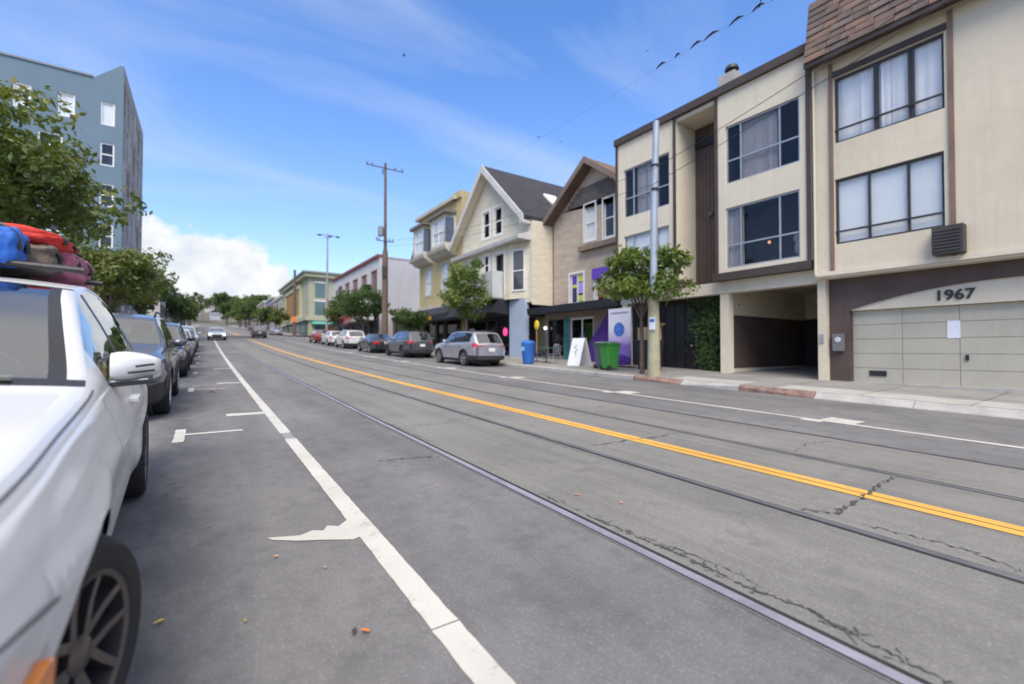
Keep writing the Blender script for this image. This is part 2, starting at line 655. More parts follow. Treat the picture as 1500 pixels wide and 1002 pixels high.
# tram tracks: concrete bed sheets, rail heads standing a few millimetres proud, flange grooves
part('track_bed', strip(2.16, 7.18, -25, 300, .004), TRACK, road, recalc=False)
for xr, side in ((2.216, 1), (3.72, -1), (5.65, 1), (7.13, -1)):
    mb = MB()
    w = .030
    Y = ys(-25, 300)
    o = []
    for y in Y:
        z = gz(y)
        o += [(xr - w, y, z + .003), (xr - w + .006, y, z + .012), (xr + w - .006, y, z + .012), (xr + w, y, z + .003)]
    mb.add(o, [(i * 4 + k, i * 4 + k + 1, i * 4 + k + 5, i * 4 + k + 4) for i in range(len(Y) - 1) for k in range(3)])
    part('rail', mb, STEEL if xr < 2.5 else STEELD, road, recalc=False)
    g0 = xr + side * w
    part('rail_groove', strip(min(g0, g0 + side * .034), max(g0, g0 + side * .034), -25, 200, .0075), GROOVE, road, recalc=False)
    part('tar_joint', strip(*sorted((xr - side * w, xr - side * (w + .014))), -25, 120, .0072), TARM, road, recalc=False)

# painted lines
rl = random.Random(99)


def ragline(x0, x1, y0, y1):
    mb = MB()
    Y = [y0]
    while Y[-1] < y1:
        Y.append(min(y1, Y[-1] + (.07 if -1 < Y[-1] < 9 else (.4 if Y[-1] < 25 else 3))))
    vs = []
    for y in Y:
        vs += [(x0 + rl.gauss(0, .0018), y, gz(y) + .0045), (x1 + rl.gauss(0, .0018), y, gz(y) + .0045)]
    return mb.add(vs, [(2 * i, 2 * i + 1, 2 * i + 3, 2 * i + 2) for i in range(len(Y) - 1)])


for ya, yb in ((-25, 1.86), (1.868, 6.3), (6.72, 66)):
    part('lane_line', ragline(.835, .965, ya, yb), P_WHITE, road, recalc=False)
part('worn_line', strip(.845, .955, 6.3, 6.72, .0045), roadpaint('road_paint_worn', (.30, .295, .28), .8), road, recalc=False)
part('lane_line', ragline(8.57, 8.69, -25, 66), P_WHITE, road, recalc=False)
for dxl in (-.122, .008):
    part('centre_line', strip(4.686 + dxl, 4.686 + dxl + .114, -25, 69, .009), P_YELLOW, road, recalc=False)
    part('centre_line', strip(4.686 + dxl, 4.686 + dxl + .11, 88, 300, .009), P_YELLOW, road, recalc=False)
rnd = random.Random(5)


def rag(x0, y0, x1, y1, z=.0048, jit=.012, n=10, mat=P_WHITE, name='parking_mark'):
    """a painted bar with ragged, worn edges"""
    mb = MB()
    top, bot = [], []
    along_x = abs(x1 - x0) > abs(y1 - y0)
    for i in range(n + 1):
        t = i / n
        if along_x:
            x = lerp(x0, x1, t)
            bot.append((x, y0 + rnd.uniform(-jit, jit)))
            top.append((x, y1 + rnd.uniform(-jit, jit)))
        else:
            y = lerp(y0, y1, t)
            bot.append((x0 + rnd.uniform(-jit, jit), y))
            top.append((x1 + rnd.uniform(-jit, jit), y))
    vs = [(x, y, gz(y) + z) for x, y in bot + top]
    mb.add(vs, [(i, i + 1, n + 2 + i, n + 1 + i) for i in range(n)])
    return part(name, mb, mat, road, recalc=False)


def patch(pts, z, mat, name):
    return part(name, MB().add([(x, y, gz(y) + z) for x, y in pts], [tuple(range(len(pts)))]), mat, road, recalc=False)


# the mark beside the near car: a long thin tail swelling to a torn block at the line
patch([(.34, 3.27), (.52, 3.20), (.60, 3.24), (.66, 3.20), (.70, 3.27), (.76, 3.22), (.835, 3.30), (.835, 2.98), (.79, 2.96), (.62, 3.06), (.5, 3.12), (.36, 3.22)], .0048, P_WHITE, 'parking_mark')
rag(.30, 8.55, .84, 8.80)
rag(.28, 14.4, .84, 14.62)
rag(.30, 20.4, .84, 20.6)
for yt in (7.22, 13.1, 18.6, 24.3, 30.1):
    rag(-.31, yt - .48, -.20, yt + .42, jit=.006)
    rag(-.20, yt - .05, .44, yt + .05, jit=.006)
for yt in (3.3, 8.0, 12.9, 18.0, 23.5, 29.0, 34.5):
    rag(8.69, yt - .28, 9.15, yt + .22, jit=.02)
    rag(8.4, yt + .1, 8.57, yt + .42, jit=.02)


def crack(pts, w0=.02, seed=0, mat=CRACKM, z=.0088, sub=7, jit=.03, name='crack', branch=True):
    sub *= 2
    jit *= .75
    r = random.Random(seed)
    P = []
    for (xa, ya), (xb, yb) in zip(pts, pts[1:]):
        for i in range(sub):
            t = i / sub
            P.append((lerp(xa, xb, t) + r.uniform(-jit, jit), lerp(ya, yb, t) + r.uniform(-jit, jit)))
    P.append(pts[-1])
    w0 *= .42
    for _b in range(len(P) // 5):
        k = r.randrange(1, len(P) - 1)
        if branch:
            a = r.uniform(0, 6.28)
            l = r.uniform(.04, .12)
            crack([P[k], (P[k][0] + l * math.cos(a), P[k][1] + l * math.sin(a))], w0 * .8, seed + 100 + k, mat, z + .0002, 4, .012, name, False)
    L, Rr = [], []
    for i, (x, y) in enumerate(P):
        a = P[max(0, i - 1)]
        b = P[min(len(P) - 1, i + 1)]
        d = Vector((b[0] - a[0], b[1] - a[1]))
        d = d.normalized() if d.length else Vector((1, 0))
        w = w0 * (r.random() ** 1.6 * 1.5 + .06) * math.sin(math.pi * min(1, max(.08, i / len(P)))) ** .4
        L.append((x - d.y * w, y + d.x * w))
        Rr.append((x + d.y * w, y - d.x * w))
    n = len(P)
    part(name, MB().add([(x, y, gz(y) + z) for x, y in L + Rr], [(i, i + 1, n + i + 1, n + i) for i in range(n - 1)]), mat, road, recalc=False)


crack([(2.325, 3.0), (2.34, 2.2), (2.36, 1.88), (2.37, 1.53), (2.36, 1.29), (2.41, 1.04), (2.36, .8), (2.34, .5)], .028, 1, sub=9, jit=.02)
crack([(2.33, 2.4), (2.40, 1.9), (2.45, 1.5), (2.41, 1.2)], .010, 2, jit=.02)
crack([(1.5, 4.72), (1.82, 4.65), (2.17, 4.56)], .026, 3, sub=6, jit=.012)
crack([(3.80, 1.70), (3.93, 1.49), (4.34, 1.52), (4.9, 1.56), (5.34, 1.6), (5.6, 1.59)], .03, 4, sub=6, z=.0135)
crack([(3.87, 1.30), (3.94, 1.0), (3.96, .77), (3.85, .5)], .018, 5)
crack([(3.80, 4.05), (4.36, 4.06), (5.06, 4.0), (5.6, 4.03)], .024, 6, sub=7, z=.0135)
crack([(2.35, 6.4), (2.9, 6.3), (3.6, 6.45)], .014, 7)
crack([(3.8, 9.3), (4.5, 9.2), (5.55, 9.4)], .016, 8, z=.0135)
crack([(2.3, 11.3), (3.0, 11.5), (3.65, 11.3)], .014, 9)
crack([(5.75, 6.6), (6.3, 6.4), (7.0, 6.55)], .014, 10)
crack([(5.75, 2.6), (6.4, 2.75), (7.05, 2.6)], .014, 11)
crack([(2.27, 7.9), (2.30, 6.4), (2.32, 5.2)], .014, 12, jit=.015)
crack([(3.64, 5.4), (3.60, 4.2), (3.62, 3.2)], .010, 13, jit=.012)

# pavements with kerbs; on the right the kerb drops to driveways before the garages
pav = part('pavement', strip(KERB_R + .16, FACE_R + 6, -25, 71, 0, z=lambda x, y: walk_z(x, y), nx=3), CONC, recalc=False)
tag(pav, kind='structure')
part('pavement_edge', strip(KERB_R + .155, KERB_R + .161, -25, 71, .0), CONC, pav, recalc=False)
pavl = part('pavement', strip(FACE_L - 6, KERB_L - .16, -25, 71, 0, z=lambda x, y: walk_z(x, y), nx=3), CONC, recalc=False)
tag(pavl, kind='structure')
pf = part('pavement', strip(KERB_R, FACE_R + 4, 88, 430, 0, z=lambda x, y: walk_z(x, y), nx=1), CONC, recalc=False)
tag(pf, kind='structure')
pf = part('pavement', strip(FACE_L - 4, KERB_L, 88, 430, 0, z=lambda x, y: walk_z(x, y), nx=1), CONC, recalc=False)
tag(pf, kind='structure')


def kerb(x, y0, y1, h, mat, par, side=1):
    """one kerb stone, rounded on its street edge; h is a pair of heights"""
    mb = MB()
    vs = []
    for y, hh in ((y0 + .006, h[0]), (y1 - .006, h[1])):
        z = gz(y)
        for px, pz in ((x, -.02), (x, hh - .03), (x + side * .012, hh - .008), (x + side * .04, hh + .0), (x + side * .165, max(hh + .003, .153) if hh > .1 else .156), (x + side * .165, -.02)):
            vs.append((px, y, z + pz))
    mb.add(vs, [(i, i + 1, 7 + i, 6 + i) for i in range(5)] + [(0, 1, 2, 3, 4, 5), (6, 7, 8, 9, 10, 11)])
    return part('kerb_stone', mb, mat, par)


for i in range(30):
    y0 = -6 + i * 1.83
    y1 = y0 + 1.83
    low = lambda y: .035 if (-3.5 < y < 6.2) or (6.9 < y < 9.0) else .145
    red = 9.0 < y0 + .9 < 10.9 or 5.5 < y0 + .9 < 7.0
    kerb(KERB_R, y0, y1, (low(y0), low(y1)), REDK if red else KERBM, pav)
kerb(KERB_R, 48.9, 71, (.145, .145), KERBM, pav)
kerb(KERB_R, -25, -6, (.145, .145), KERBM, pav)
kerb(KERB_L, -25, 71, (.145, .145), KERBM, pavl, -1)
# concrete driveway aprons
for y0, y1 in ((-3.3, 6.0), (6.9, 9.1)):
    part('driveway_apron', strip(KERB_R + .17, KERB_R + 1.15, y0, y1, 0, z=lambda x, y: walk_z(x, y) + .005, step=1.5), CONC2, pav, recalc=False)
# pavement flags scored in the concrete: joints as shallow dark strips
for i in range(26):
    y = -5 + i * 1.83
    part('flag_joint', strip(KERB_R + .17, FACE_R, y, y + .014, 0, z=lambda x, y_: walk_z(x, y_) + .0075, step=.1), CRACKM, pav, recalc=False)
part('flag_joint', strip(KERB_R + 1.6, KERB_R + 1.614, -6, 48, 0, z=lambda x, y_: walk_z(x, y_) + .0078), CRACKM, pav, recalc=False)

# ------------------------------------------------------------------ facades


class Fac:
    """a wall plane. p(u, v, d): u along the wall, v up, d depth into the building"""

    def __init__(self, kind, c):
        self.kind, self.c = kind, c

    def p(self, u, v, d=0.):
        if self.kind == 'R':
            return (self.c + d, u, v)
        if self.kind == 'L':
            return (self.c - d, u, v)
        return (u, self.c + d, v)         # 'S': faces back down the street

    def box(self, mb, u0, u1, v0, v1, d0, d1):
        a = self.p(u0, v0, d0)
        b = self.p(u1, v1, d1)
        return mb.box(a[0], a[1], a[2], b[0], b[1], b[2])


def wall(F, u0, u1, v0, v1, holes=(), thick=.2, top=None):
    """wall face with real openings and their reveals; top(u) clips the wall to a gable"""
    mb = MB()
    us = sorted({u0, u1, *[h[0] for h in holes], *[h[2] for h in holes]})
    vs = sorted({v0, v1, *[h[1] for h in holes], *[h[3] for h in holes]})
    us = [u for u in us if u0 - 1e-6 <= u <= u1 + 1e-6]
    vs = [v for v in vs if v0 - 1e-6 <= v <= v1 + 1e-6]
    for a, b in zip(us, us[1:]):
        for c, d in zip(vs, vs[1:]):
            mu, mv = (a + b) / 2, (c + d) / 2
            if any(h[0] < mu < h[2] and h[1] < mv < h[3] for h in holes):
                continue
            mb.quad(F.p(a, c), F.p(b, c), F.p(b, d), F.p(a, d))
    for h in holes:
        a, c, b, d = h[:4]
        for (p, q) in (((a, c), (b, c)), ((b, c), (b, d)), ((b, d), (a, d)), ((a, d), (a, c))):
            mb.quad(F.p(*p), F.p(*q), F.p(*q, thick), F.p(*p, thick))
    return mb


def window(T, F, u0, v0, u1, v1, cols=(), rows=(), fw=.05, mat=ALU, d=.09, gl=None, curtain=None, room=1.4, sill=None, name='window', bar=None, cur_span=(0, 1), intm=None, trim=None, trim_w=.1, panes=True, label=None):
    """frame with mullions, a pane in each light, drapes and a room behind"""
    gl = gl or GLASS
    mb = MB()
    F.box(mb, u0, u1, v0, v0 + fw, d - .03, d + .04)
    F.box(mb, u0, u1, v1 - fw, v1, d - .03, d + .04)
    F.box(mb, u0, u0 + fw, v0 + fw, v1 - fw, d - .03, d + .04)
    F.box(mb, u1 - fw, u1, v0 + fw, v1 - fw, d - .03, d + .04)
    cu = [u0 + fw] + [lerp(u0, u1, c) for c in cols] + [u1 - fw]
    cv = [v0 + fw] + [lerp(v0, v1, c) for c in rows] + [v1 - fw]
    hw = fw * .45
    for c in cu[1:-1]:
        F.box(mb, c - hw, c + hw, v0 + fw, v1 - fw, d - .028, d + .035)
    for c in cv[1:-1]:
        for a, b in zip(cu, cu[1:]):
            F.box(mb, a + (hw if a != cu[0] else 0), b - (hw if b != cu[-1] else 0), c - hw, c + hw, d - .024, d + .03)
    w = T.p(name, mb, mat, label=label)
    if panes:
        for i, (a, b) in enumerate(zip(cu, cu[1:])):
            for j, (c, e) in enumerate(zip(cv, cv[1:])):
                T.p('pane', F.box(MB(), a, b, c, e, d + .004, d + .012), gl, under=w, origin=T.loc)
    if curtain:
        mb = MB()
        ca, cb = lerp(u0, u1, cur_span[0]) + .02, lerp(u0, u1, cur_span[1]) - .02
        if curtain == 'drape':
            n = max(8, int((cb - ca) / .045))
            ph_ = u0 * 3.1 + v0 * 1.7
            P = [(lerp(ca, cb, i / n), .09 + .03 * math.sin(i * (1.5 + .35 * math.sin(i * .11 + ph_)) + ph_) * (.5 + .5 * math.sin(i * .23 + ph_ * 2)) + .014 * math.sin(i * .7 + ph_)) for i in range(n + 1)]
        else:
            P = [(ca, .06), (cb, .06)]
        vs = [F.p(u, v0 + .02, d + q) for u, q in P] + [F.p(u, v1 - .02, d + q) for u, q in P]
        n = len(P)
        mb.add(vs, [(i, i + 1, n + i + 1, n + i) for i in range(n - 1)])
        T.p('curtain' if curtain == 'drape' else 'blind', mb, CURT if curtain == 'drape' else BLIND, under=w, smooth=True)
    if room:
        mb = MB()
        dd = d + room
        a, b, c, e = u0 - .05, u1 + .05, v0 - .05, v1 + .05
        for q in (((a, c, dd), (b, c, dd), (b, e, dd), (a, e, dd)), ((a, c, d + .06), (b, c, d + .06), (b, c, dd), (a, c, dd)), ((a, e, d + .06), (b, e, d + .06), (b, e, dd), (a, e, dd)),
                  ((a, c, d + .06), (a, e, d + .06), (a, e, dd), (a, c, dd)), ((b, c, d + .06), (b, e, d + .06), (b, e, dd), (b, c, dd))):
            mb.quad(*[F.p(*p) for p in q])
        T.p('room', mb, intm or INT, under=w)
    if sill:
        T.p('sill', F.box(MB(), u0 - .08, u1 + .08, v0 - .09, v0 - .004, -.09, .05), sill, under=w)
    if trim:
        mb = MB()
        F.box(mb, u0 - trim_w, u0 - .002, v0 - trim_w, v1 + trim_w, -.03, .02)
        F.box(mb, u1 + .002, u1 + trim_w, v0 - trim_w, v1 + trim_w, -.03, .02)
        F.box(mb, u0 - .002, u1 + .002, v1 + .002, v1 + trim_w, -.03, .02)
        F.box(mb, u0 - .002, u1 + .002, v0 - trim_w, v0 - .002, -.03, .02)
        T.p('casing', mb, trim, under=w)
    if bar is not None:
        z = lerp(v0, v1, bar)
        T.p('guard_rail', F.box(MB(), u0 + .01, u1 - .01, z - .025, z + .025, .01, .05), BRONZE, under=w)
    return w


def B(F, *r):
    """one mesh of boxes (u0,u1,v0,v1,d0,d1)"""
    mb = MB()
    for q in r:
        F.box(mb, *q)
    return mb


def text_mesh(txt, size, depth=.02):
    cu_ = bpy.data.curves.new('numerals', 'FONT')
    cu_.body = txt
    cu_.size = size
    cu_.extrude = depth
    cu_.align_x = 'CENTER'
    cu_.offset = size * .018
    tmp = bpy.data.objects.new('numerals', cu_)
    COL.objects.link(tmp)
    dg = bpy.context.evaluated_depsgraph_get()
    me = bpy.data.meshes.new_from_object(tmp.evaluated_get(dg))
    bpy.data.objects.remove(tmp)
    bpy.data.curves.remove(cu_)
    return me


def wall_text(name, txt, size, pos, mat, parent, loc, face='R'):
    me = text_mesh(txt, size)
    me.materials.clear()
    me.materials.append(mat)
    o = bpy.data.objects.new(name, me)
    COL.objects.link(o)
    o.parent = parent
    o.rotation_euler = (R(90), 0, R(-90))        # faces -X, reads towards -Y
    o.location = Vector(pos) - Vector(loc)
    return o

# ------------------------------------------------------------------ right side: garage building 1967
UP, DN = Fac('R', 15.06), Fac('R', FACE_R)
T = Thing('apartment_building', 'cream stucco apartment building over a wide garage door numbered 1967, with shingled mansard', 'building', (FACE_R, 1.0, .35))
hu, hl = (3.25, 7.25, 5.62, 9.15), (3.28, 4.32, 5.63, 6.2)
T.p('wall', wall(UP, -6.5, 6.18, 3.5, 10.4, [hu, hl, (-4.2, 7.25, -1.2, 9.15), (-4.2, 4.32, -1.2, 6.2)], .22), CREAM)
mb = MB()
mb.box(15.08, -6.5, 9.9, 27, 6.16, 10.38)
mb.quad((15.06, 6.18, 3.5), (27, 6.18, 3.5), (27, 6.18, 10.4), (15.06, 6.18, 10.4))
T.p('side_wall', mb, CREAM)
T.p('floor_slab', MB().box(15.07, -6.5, 3.38, 27, 6.17, 3.497), CREAM)
T.p('base_moulding', B(UP, (-6.5, 6.18, 3.44, 3.56, -.05, -.003)), CREAM2)
window(T, UP, *hu, cols=(.26, .29, .575, .6), rows=(), fw=.06, mat=BRONZE, curtain='drape', bar=.2)
window(T, UP, *hl, cols=(.30, .66), rows=(), fw=.06, mat=BRONZE, curtain='blind', bar=.19)
for q in ((-4.2, 7.25, -1.2, 9.15), (-4.2, 4.32, -1.2, 6.2)):
    window(T, UP, *q, cols=(.33, .66), fw=.06, mat=BRONZE, curtain='drape', bar=.2)
for u in (3.13, 5.70):
    T.p('trim_strip', B(UP, (u - .05, u + .05, 3.57, 9.6, -.045, -.003)), surf('trim_tan', (.20, .13, .09), .7, .2))
T.p('head_trim', B(UP, (3.2, 5.64, 9.17, 9.34, -.04, -.003)), BROWN)
# shingled mansard: sloping back plane, split shakes laid in courses, each a piece of its own
MX0, MX1, MZ0, MZ1 = 14.62, 15.0, 9.72, 11.62
T.p('mansard_core', MB().prism([(MX0 + .05, MZ0), (MX1 + .05, MZ1), (16.2, MZ1), (16.2, MZ0)], lambda p: (p[0], -6.5, p[1]), lambda p: (p[0], 6.2, p[1])), surf('shake_felt', (.05, .035, .03), .9))
T.p('mansard_fascia', MB().box(MX0 - .02, -6.5, MZ0 - .14, MX0 + .12, 6.22, MZ0 - .004), BROWN)
SH = [surf('shake_%d' % i, c, .85, .3, 3., 30, .5, streak=.25) for i, c in enumerate(((.150, .098, .075), (.125, .088, .074), (.185, .115, .085), (.105, .082, .074), (.155, .118, .10)))]
rs = random.Random(11)
rows = 9
shake_src = {}
for r_ in range(rows):
    u = -6.4 + rs.uniform(0, .2)
    z = MZ0 + r_ * (MZ1 - MZ0) / rows
    while u < 6.2:
        k = rs.randint(0, 2)
        w = (.34, .44, .56)[k]
        if u + w > 6.22:
            u = 6.22 - w
        m_i = rs.randint(0, 4)
        xx = lerp(MX0, MX1, (z - MZ0) / (MZ1 - MZ0)) - rs.uniform(0, .03)
        key = (k, m_i)
        if u > 0.4:
            if key not in shake_src:
                mbs = MB()
                ww = (.34, .44, .56)[k] - .012
                mbs.prism([(-.045, 0), (-.005, 0), (.055, .27), (.04, .27)], lambda p: (p[0], 0, p[1]), lambda p: (p[0], ww, p[1]))
                o = part('shingle', mbs, SH[m_i], T.o)
                shake_src[key] = o
                o.location = Vector((xx, u, z)) - T.loc
            else:
                o = share('shingle', shake_src[key], T.o, Vector((xx, u, z)) - T.loc)
            o.rotation_euler = (rs.uniform(-.01, .01), 0, 0)
        u += w
        if u > 6.2:
            break
mbr = MB()
for r_ in range(rows):
    u = -6.4
    z = MZ0 + r_ * (MZ1 - MZ0) / rows
    while u < .2:
        w = rs.choice((.34, .44, .56))
        xx = lerp(MX0, MX1, (z - MZ0) / (MZ1 - MZ0)) - rs.uniform(0, .03)
        mbr.prism([(-.045, 0), (-.005, 0), (.055, .27), (.04, .27)], lambda p: (xx + p[0], u, z + p[1]), lambda p: (xx + p[0], u + w - .012, z + p[1]))
        u += w
tag(T.p('shingles', mbr, SH[0]), kind='stuff')
# ground floor: brown wall with a segmental arch over the garage door
UC, UH, ZS, ZA = 2.05, 3.42, 2.44, 2.98


def arch_z(u):
    t = (u - UC) / UH
    return ZS + (ZA - ZS) * max(0, 1 - t * t)


mb = MB()
zb0 = .1
for a, b in ((-6.5, UC - UH), (UC + UH, 5.98)):
    mb.quad(DN.p(a, zb0), DN.p(b, zb0), DN.p(b, 3.38), DN.p(a, 3.38))
n = 28
for i in range(n):
    a, b = lerp(UC - UH, UC + UH, i / n), lerp(UC - UH, UC + UH, (i + 1) / n)
    mb.quad(DN.p(a, arch_z(a)), DN.p(b, arch_z(b)), DN.p(b, 3.38), DN.p(a, 3.38))
    mb.quad(DN.p(a, arch_z(a)), DN.p(b, arch_z(b)), DN.p(b, arch_z(b), .06), DN.p(a, arch_z(a), .06))
for u in (UC - UH, UC + UH):
    mb.quad(DN.p(u, zb0), DN.p(u, ZS), DN.p(u, ZS, .25), DN.p(u, zb0, .25))
T.p('garage_wall', mb, BROWN2)
mb = MB()
for i in range(n):
    a, b = lerp(UC - UH, UC + UH, i / n), lerp(UC - UH, UC + UH, (i + 1) / n)
    mb.quad(DN.p(a, ZS - .02, .06), DN.p(b, ZS - .02, .06), DN.p(b, arch_z(b), .06), DN.p(a, arch_z(a), .06))
mb.quad(DN.p(UC - UH, ZS - .02, .06), DN.p(UC + UH, ZS - .02, .06), DN.p(UC + UH, ZS - .02, .3), DN.p(UC - UH, ZS - .02, .3))
T.p('arch_panel', mb, CREAM2)
num = wall_text('numerals', '1967', .36, (FACE_R + .035, 3.24, 2.55), BLACKM, T.o, T.loc)
num.scale = (1.05, 1, 1)
DOORM = surf('garage_door_paint', (.44, .405, .325), .6, .06, 1.2, 50, .15, streak=.15)
gd = T.p('garage_door', B(DN, (UC - UH, UC + UH, .2, ZS + .1, .22, .26)), surf('garage_door_joint', (.32, .30, .25), .7, .1))
ncol, nrow = 6, 5
for i in range(ncol):
    for j in range(nrow):
        a, b = lerp(UC - UH + .02, UC + UH - .02, i / ncol), lerp(UC - UH + .02, UC + UH - .02, (i + 1) / ncol)
        zlo = .36
        c, e = lerp(zlo, ZS - .03, j / nrow), lerp(zlo, ZS - .03, (j + 1) / nrow)
        T.p('door_panel', B(DN, (a + .006, b - .006, c + .006, e - .006, .2, .222)), DOORM, under=gd, bevel=.004)
T.p('door_handle', B(DN, (3.02, 3.08, 1.02, 1.16, .16, .2)), BLACKM, under=gd)
T.p('door_vent', B(DN, (4.67, 5.06, .55, .70, .17, .2)), BLACKM, under=gd)
T.p('notice', B(DN, (3.17, 3.41, 1.58, 2.02, .185, .198)), surf('paper', (.72, .73, .80), .8, .05), under=gd)
T.p('door_sill', MB().box(FACE_R - .02, UC - UH, .15, FACE_R + .3, UC + UH, .37), CONC2)
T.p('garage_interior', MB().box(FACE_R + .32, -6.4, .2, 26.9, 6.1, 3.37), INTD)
ac = T.p('vent_box', B(UP, (2.9, 3.47, 3.6, 4.28, -.30, -.003)), surf('vent_brown', (.05, .042, .04), .6, .2), bevel=.01)
for i in range(7):
    T.p('louvre', B(UP, (2.95, 3.42, 3.68 + i * .08, 3.71 + i * .08, -.325, -.302)), surf('vent_grille', (.065, .055, .052), .5, .2), under=ac)
T.p('column', MB().box(FACE_R - .22, 5.98, .2, FACE_R + .1, 6.2, 3.38), CREAM)
T.p('downpipe', MB().tube([(15.0, 6.13, 3.5), (15.0, 6.13, 9.6)], .035, 8), CREAM2, smooth=True)

T.p('conduit', MB().tube([(15.04, 1.6, 3.6), (15.04, 1.6, 9.7)], .022, 6), CREAM2, smooth=True)
mt_ = T.p('meter_box', MB().box(FACE_R - .14, 5.58, 1.25, FACE_R - .003, 5.86, 1.75), surf('meter_grey', (.16, .15, .15), .6), bevel=.01)
T.p('meter_dial', MB().lathe([(.001, -.16), (.075, -.16), (.085, -.14)], 14, axis='X', loc=(FACE_R, 5.72, 1.58), cap=False), LENS_W, under=mt_)
T.p('intercom', MB().box(FACE_R - .26, 6.04, 1.5, FACE_R - .223, 6.14, 1.75), ALU)

# ------------------------------------------------------------------ right side: beige three-storey building with carport
T = Thing('apartment_building', 'beige three storey building with brown trim, two window bays and an open carport', 'building', (FACE_R, 10.2, .4))
RF = Fac('R', 16.3)
b1 = [(6.55, 7.07, 8.95, 9.10), (6.57, 4.12, 8.96, 6.22)]
b2 = [(11.28, 7.0, 13.62, 9.09), (11.3, 4.3, 13.62, 6.2)]
T.p('bay_wall', wall(UP, 6.24, 9.34, 3.98, 10.28, b1, .2), CREAM2)
T.p('bay_wall', wall(UP, 10.96, 14.05, 3.98, 10.28, b2, .2), CREAM2)
mb = MB()
mb.quad((15.06, 10.96, 3.98), (16.3, 10.96, 3.98), (16.3, 10.96, 10.28), (15.06, 10.96, 10.28))
mb.quad((15.06, 9.34, 3.98), (16.3, 9.34, 3.98), (16.3, 9.34, 10.28), (15.06, 9.34, 10.28))
mb.quad((15.06, 14.05, 3.5), (27, 14.05, 3.5), (27, 14.05, 10.3), (15.06, 14.05, 10.3))
mb.quad((15.06, 6.24, 3.98), (27, 6.24, 3.98), (27, 6.24, 10.28), (15.06, 6.24, 10.28))
T.p('return_wall', mb, CREAM2)
mb = MB()
u = 9.36
while u < 10.94:
    mb.box(16.28, u, 3.9, 16.34, min(u + .145, 10.955), 9.72)
    u += .16
mb.quad((16.31, 9.34, 3.9), (16.31, 10.96, 3.9), (16.31, 10.96, 10.28), (16.31, 9.34, 10.28))
T.p('recess_wall', mb, BROWN2)
T.p('recess_soffit', MB().box(15.1, 9.35, 10.12, 16.28, 10.95, 10.27), CREAM2)
T.p('recess_vent', MB().box(16.2, 9.9, 9.3, 16.27, 10.9, 9.7), DARK)
T.p('recess_lamp', MB().ellipsoid((16.2, 10.25, 6.55), (.07, .09, .1)), surf('lamp_dark', (.1, .09, .08), .4), smooth='all')
T.p('roof_fascia', MB().box(14.94, 6.23, 10.285, 27, 14.09, 10.56), BROWN)
for u in (6.30, 9.28, 11.02, 14.0):
    T.p('trim_strip', B(UP, (u - .055, u + .055, 3.98, 10.28, -.05, -.003)), BROWN)
for a, b in ((6.24, 9.40), (10.9, 14.07)):
    T.p('bay_base', B(UP, (a, b, 3.72, 3.975, -.08, 1.0)), BROWN)
window(T, UP, *b1[0], cols=(.255, .785), rows=(.40,), fw=.055, curtain='drape', cur_span=(.3, .82), gl=GLASSD)
window(T, UP, *b1[1], cols=(.255, .785), rows=(.38,), fw=.055, gl=GLASSD, curtain='drape', cur_span=(.76, 1.0))
T.p('pot_plant', MB().ellipsoid((15.5, 6.75, 4.5), (.16, .16, .26), 12, 8).ellipsoid((15.52, 6.82, 4.82), (.13, .14, .16), 10, 7), CURT, smooth='all', label='pale ornament on the window ledge')
window(T, UP, *b2[0], cols=(.255, .785), rows=(.40,), fw=.055, curtain='drape', cur_span=(.25, .75), gl=GLASSD)
window(T, UP, *b2[1], cols=(.255, .785), rows=(), fw=.055, curtain='blind')
# things seen through the lower right window
T.p('window_lamp', MB().ellipsoid((15.9, 7.9, 4.95), (.05, .05, .05), 10, 6), emit('lamp_glow', (1, .42, .15), 1.2), smooth='all')
T.p('beam', MB().box(15.3, 6.21, 3.3, 15.7, 14.05, 3.715), CREAM2)
T.p('column', MB().box(15.34, 9.05, .3, 15.66, 9.36, 3.3), CREAM2)
T.p('column', MB().box(15.34, 13.7, .3, 15.66, 14.0, 3.3), CREAM2)
mb = MB()
mb.quad((15.7, 9.2, .3), (21.5, 9.2, .3), (21.5, 9.2, .62), (15.7, 9.2, .62))
mb.quad((15.7, 9.2, 2.55), (21.5, 9.2, 2.55), (21.5, 9.2, 3.69), (15.7, 9.2, 3.69))
mb.quad((21.5, 6.2, 2.6), (21.5, 9.2, 2.6), (21.5, 9.2, 3.69), (21.5, 6.2, 3.69))
mb.quad((15.7, 6.24, .3), (21.5, 6.24, .3), (21.5, 6.24, 3.69), (15.7, 6.24, 3.69))
T.p('carport_wall', mb, CREAM2)
mb = MB()
mb.quad((15.72, 9.19, .62), (21.5, 9.19, .62), (21.5, 9.19, 2.55), (15.72, 9.19, 2.55))
T.p('carport_panel', mb, BROWN2)
T.p('carport_ceiling', MB().box(15.7, 6.22, 3.695, 22, 14.0, 3.715), CREAM2)
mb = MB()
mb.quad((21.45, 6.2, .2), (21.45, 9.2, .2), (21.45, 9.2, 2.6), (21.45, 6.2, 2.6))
T.p('carport_opening', mb, DARK)  # near-black sheet stands in for the darkness of the open doorway
T.p('carport_floor', strip(15.5, 22, 6.2, 9.2, 0, z=lambda x, y: walk_z(15.5, y) + .006), CONC)
mb = MB()
for i in range(9):
    u = 9.42 + i * .475
    mb.box(16.05, u, .4, 16.09, u + .44, 3.28)
mb.quad((16.1, 9.2, .2), (16.1, 14.05, .2), (16.1, 14.05, 3.7), (16.1, 9.2, 3.7))
T.p('entrance_panel', mb, DARK)
T.p('entrance_knob', MB().ellipsoid((16.02, 11.0, 1.45), (.04, .04, .05), 8, 6), ALU, smooth='all')
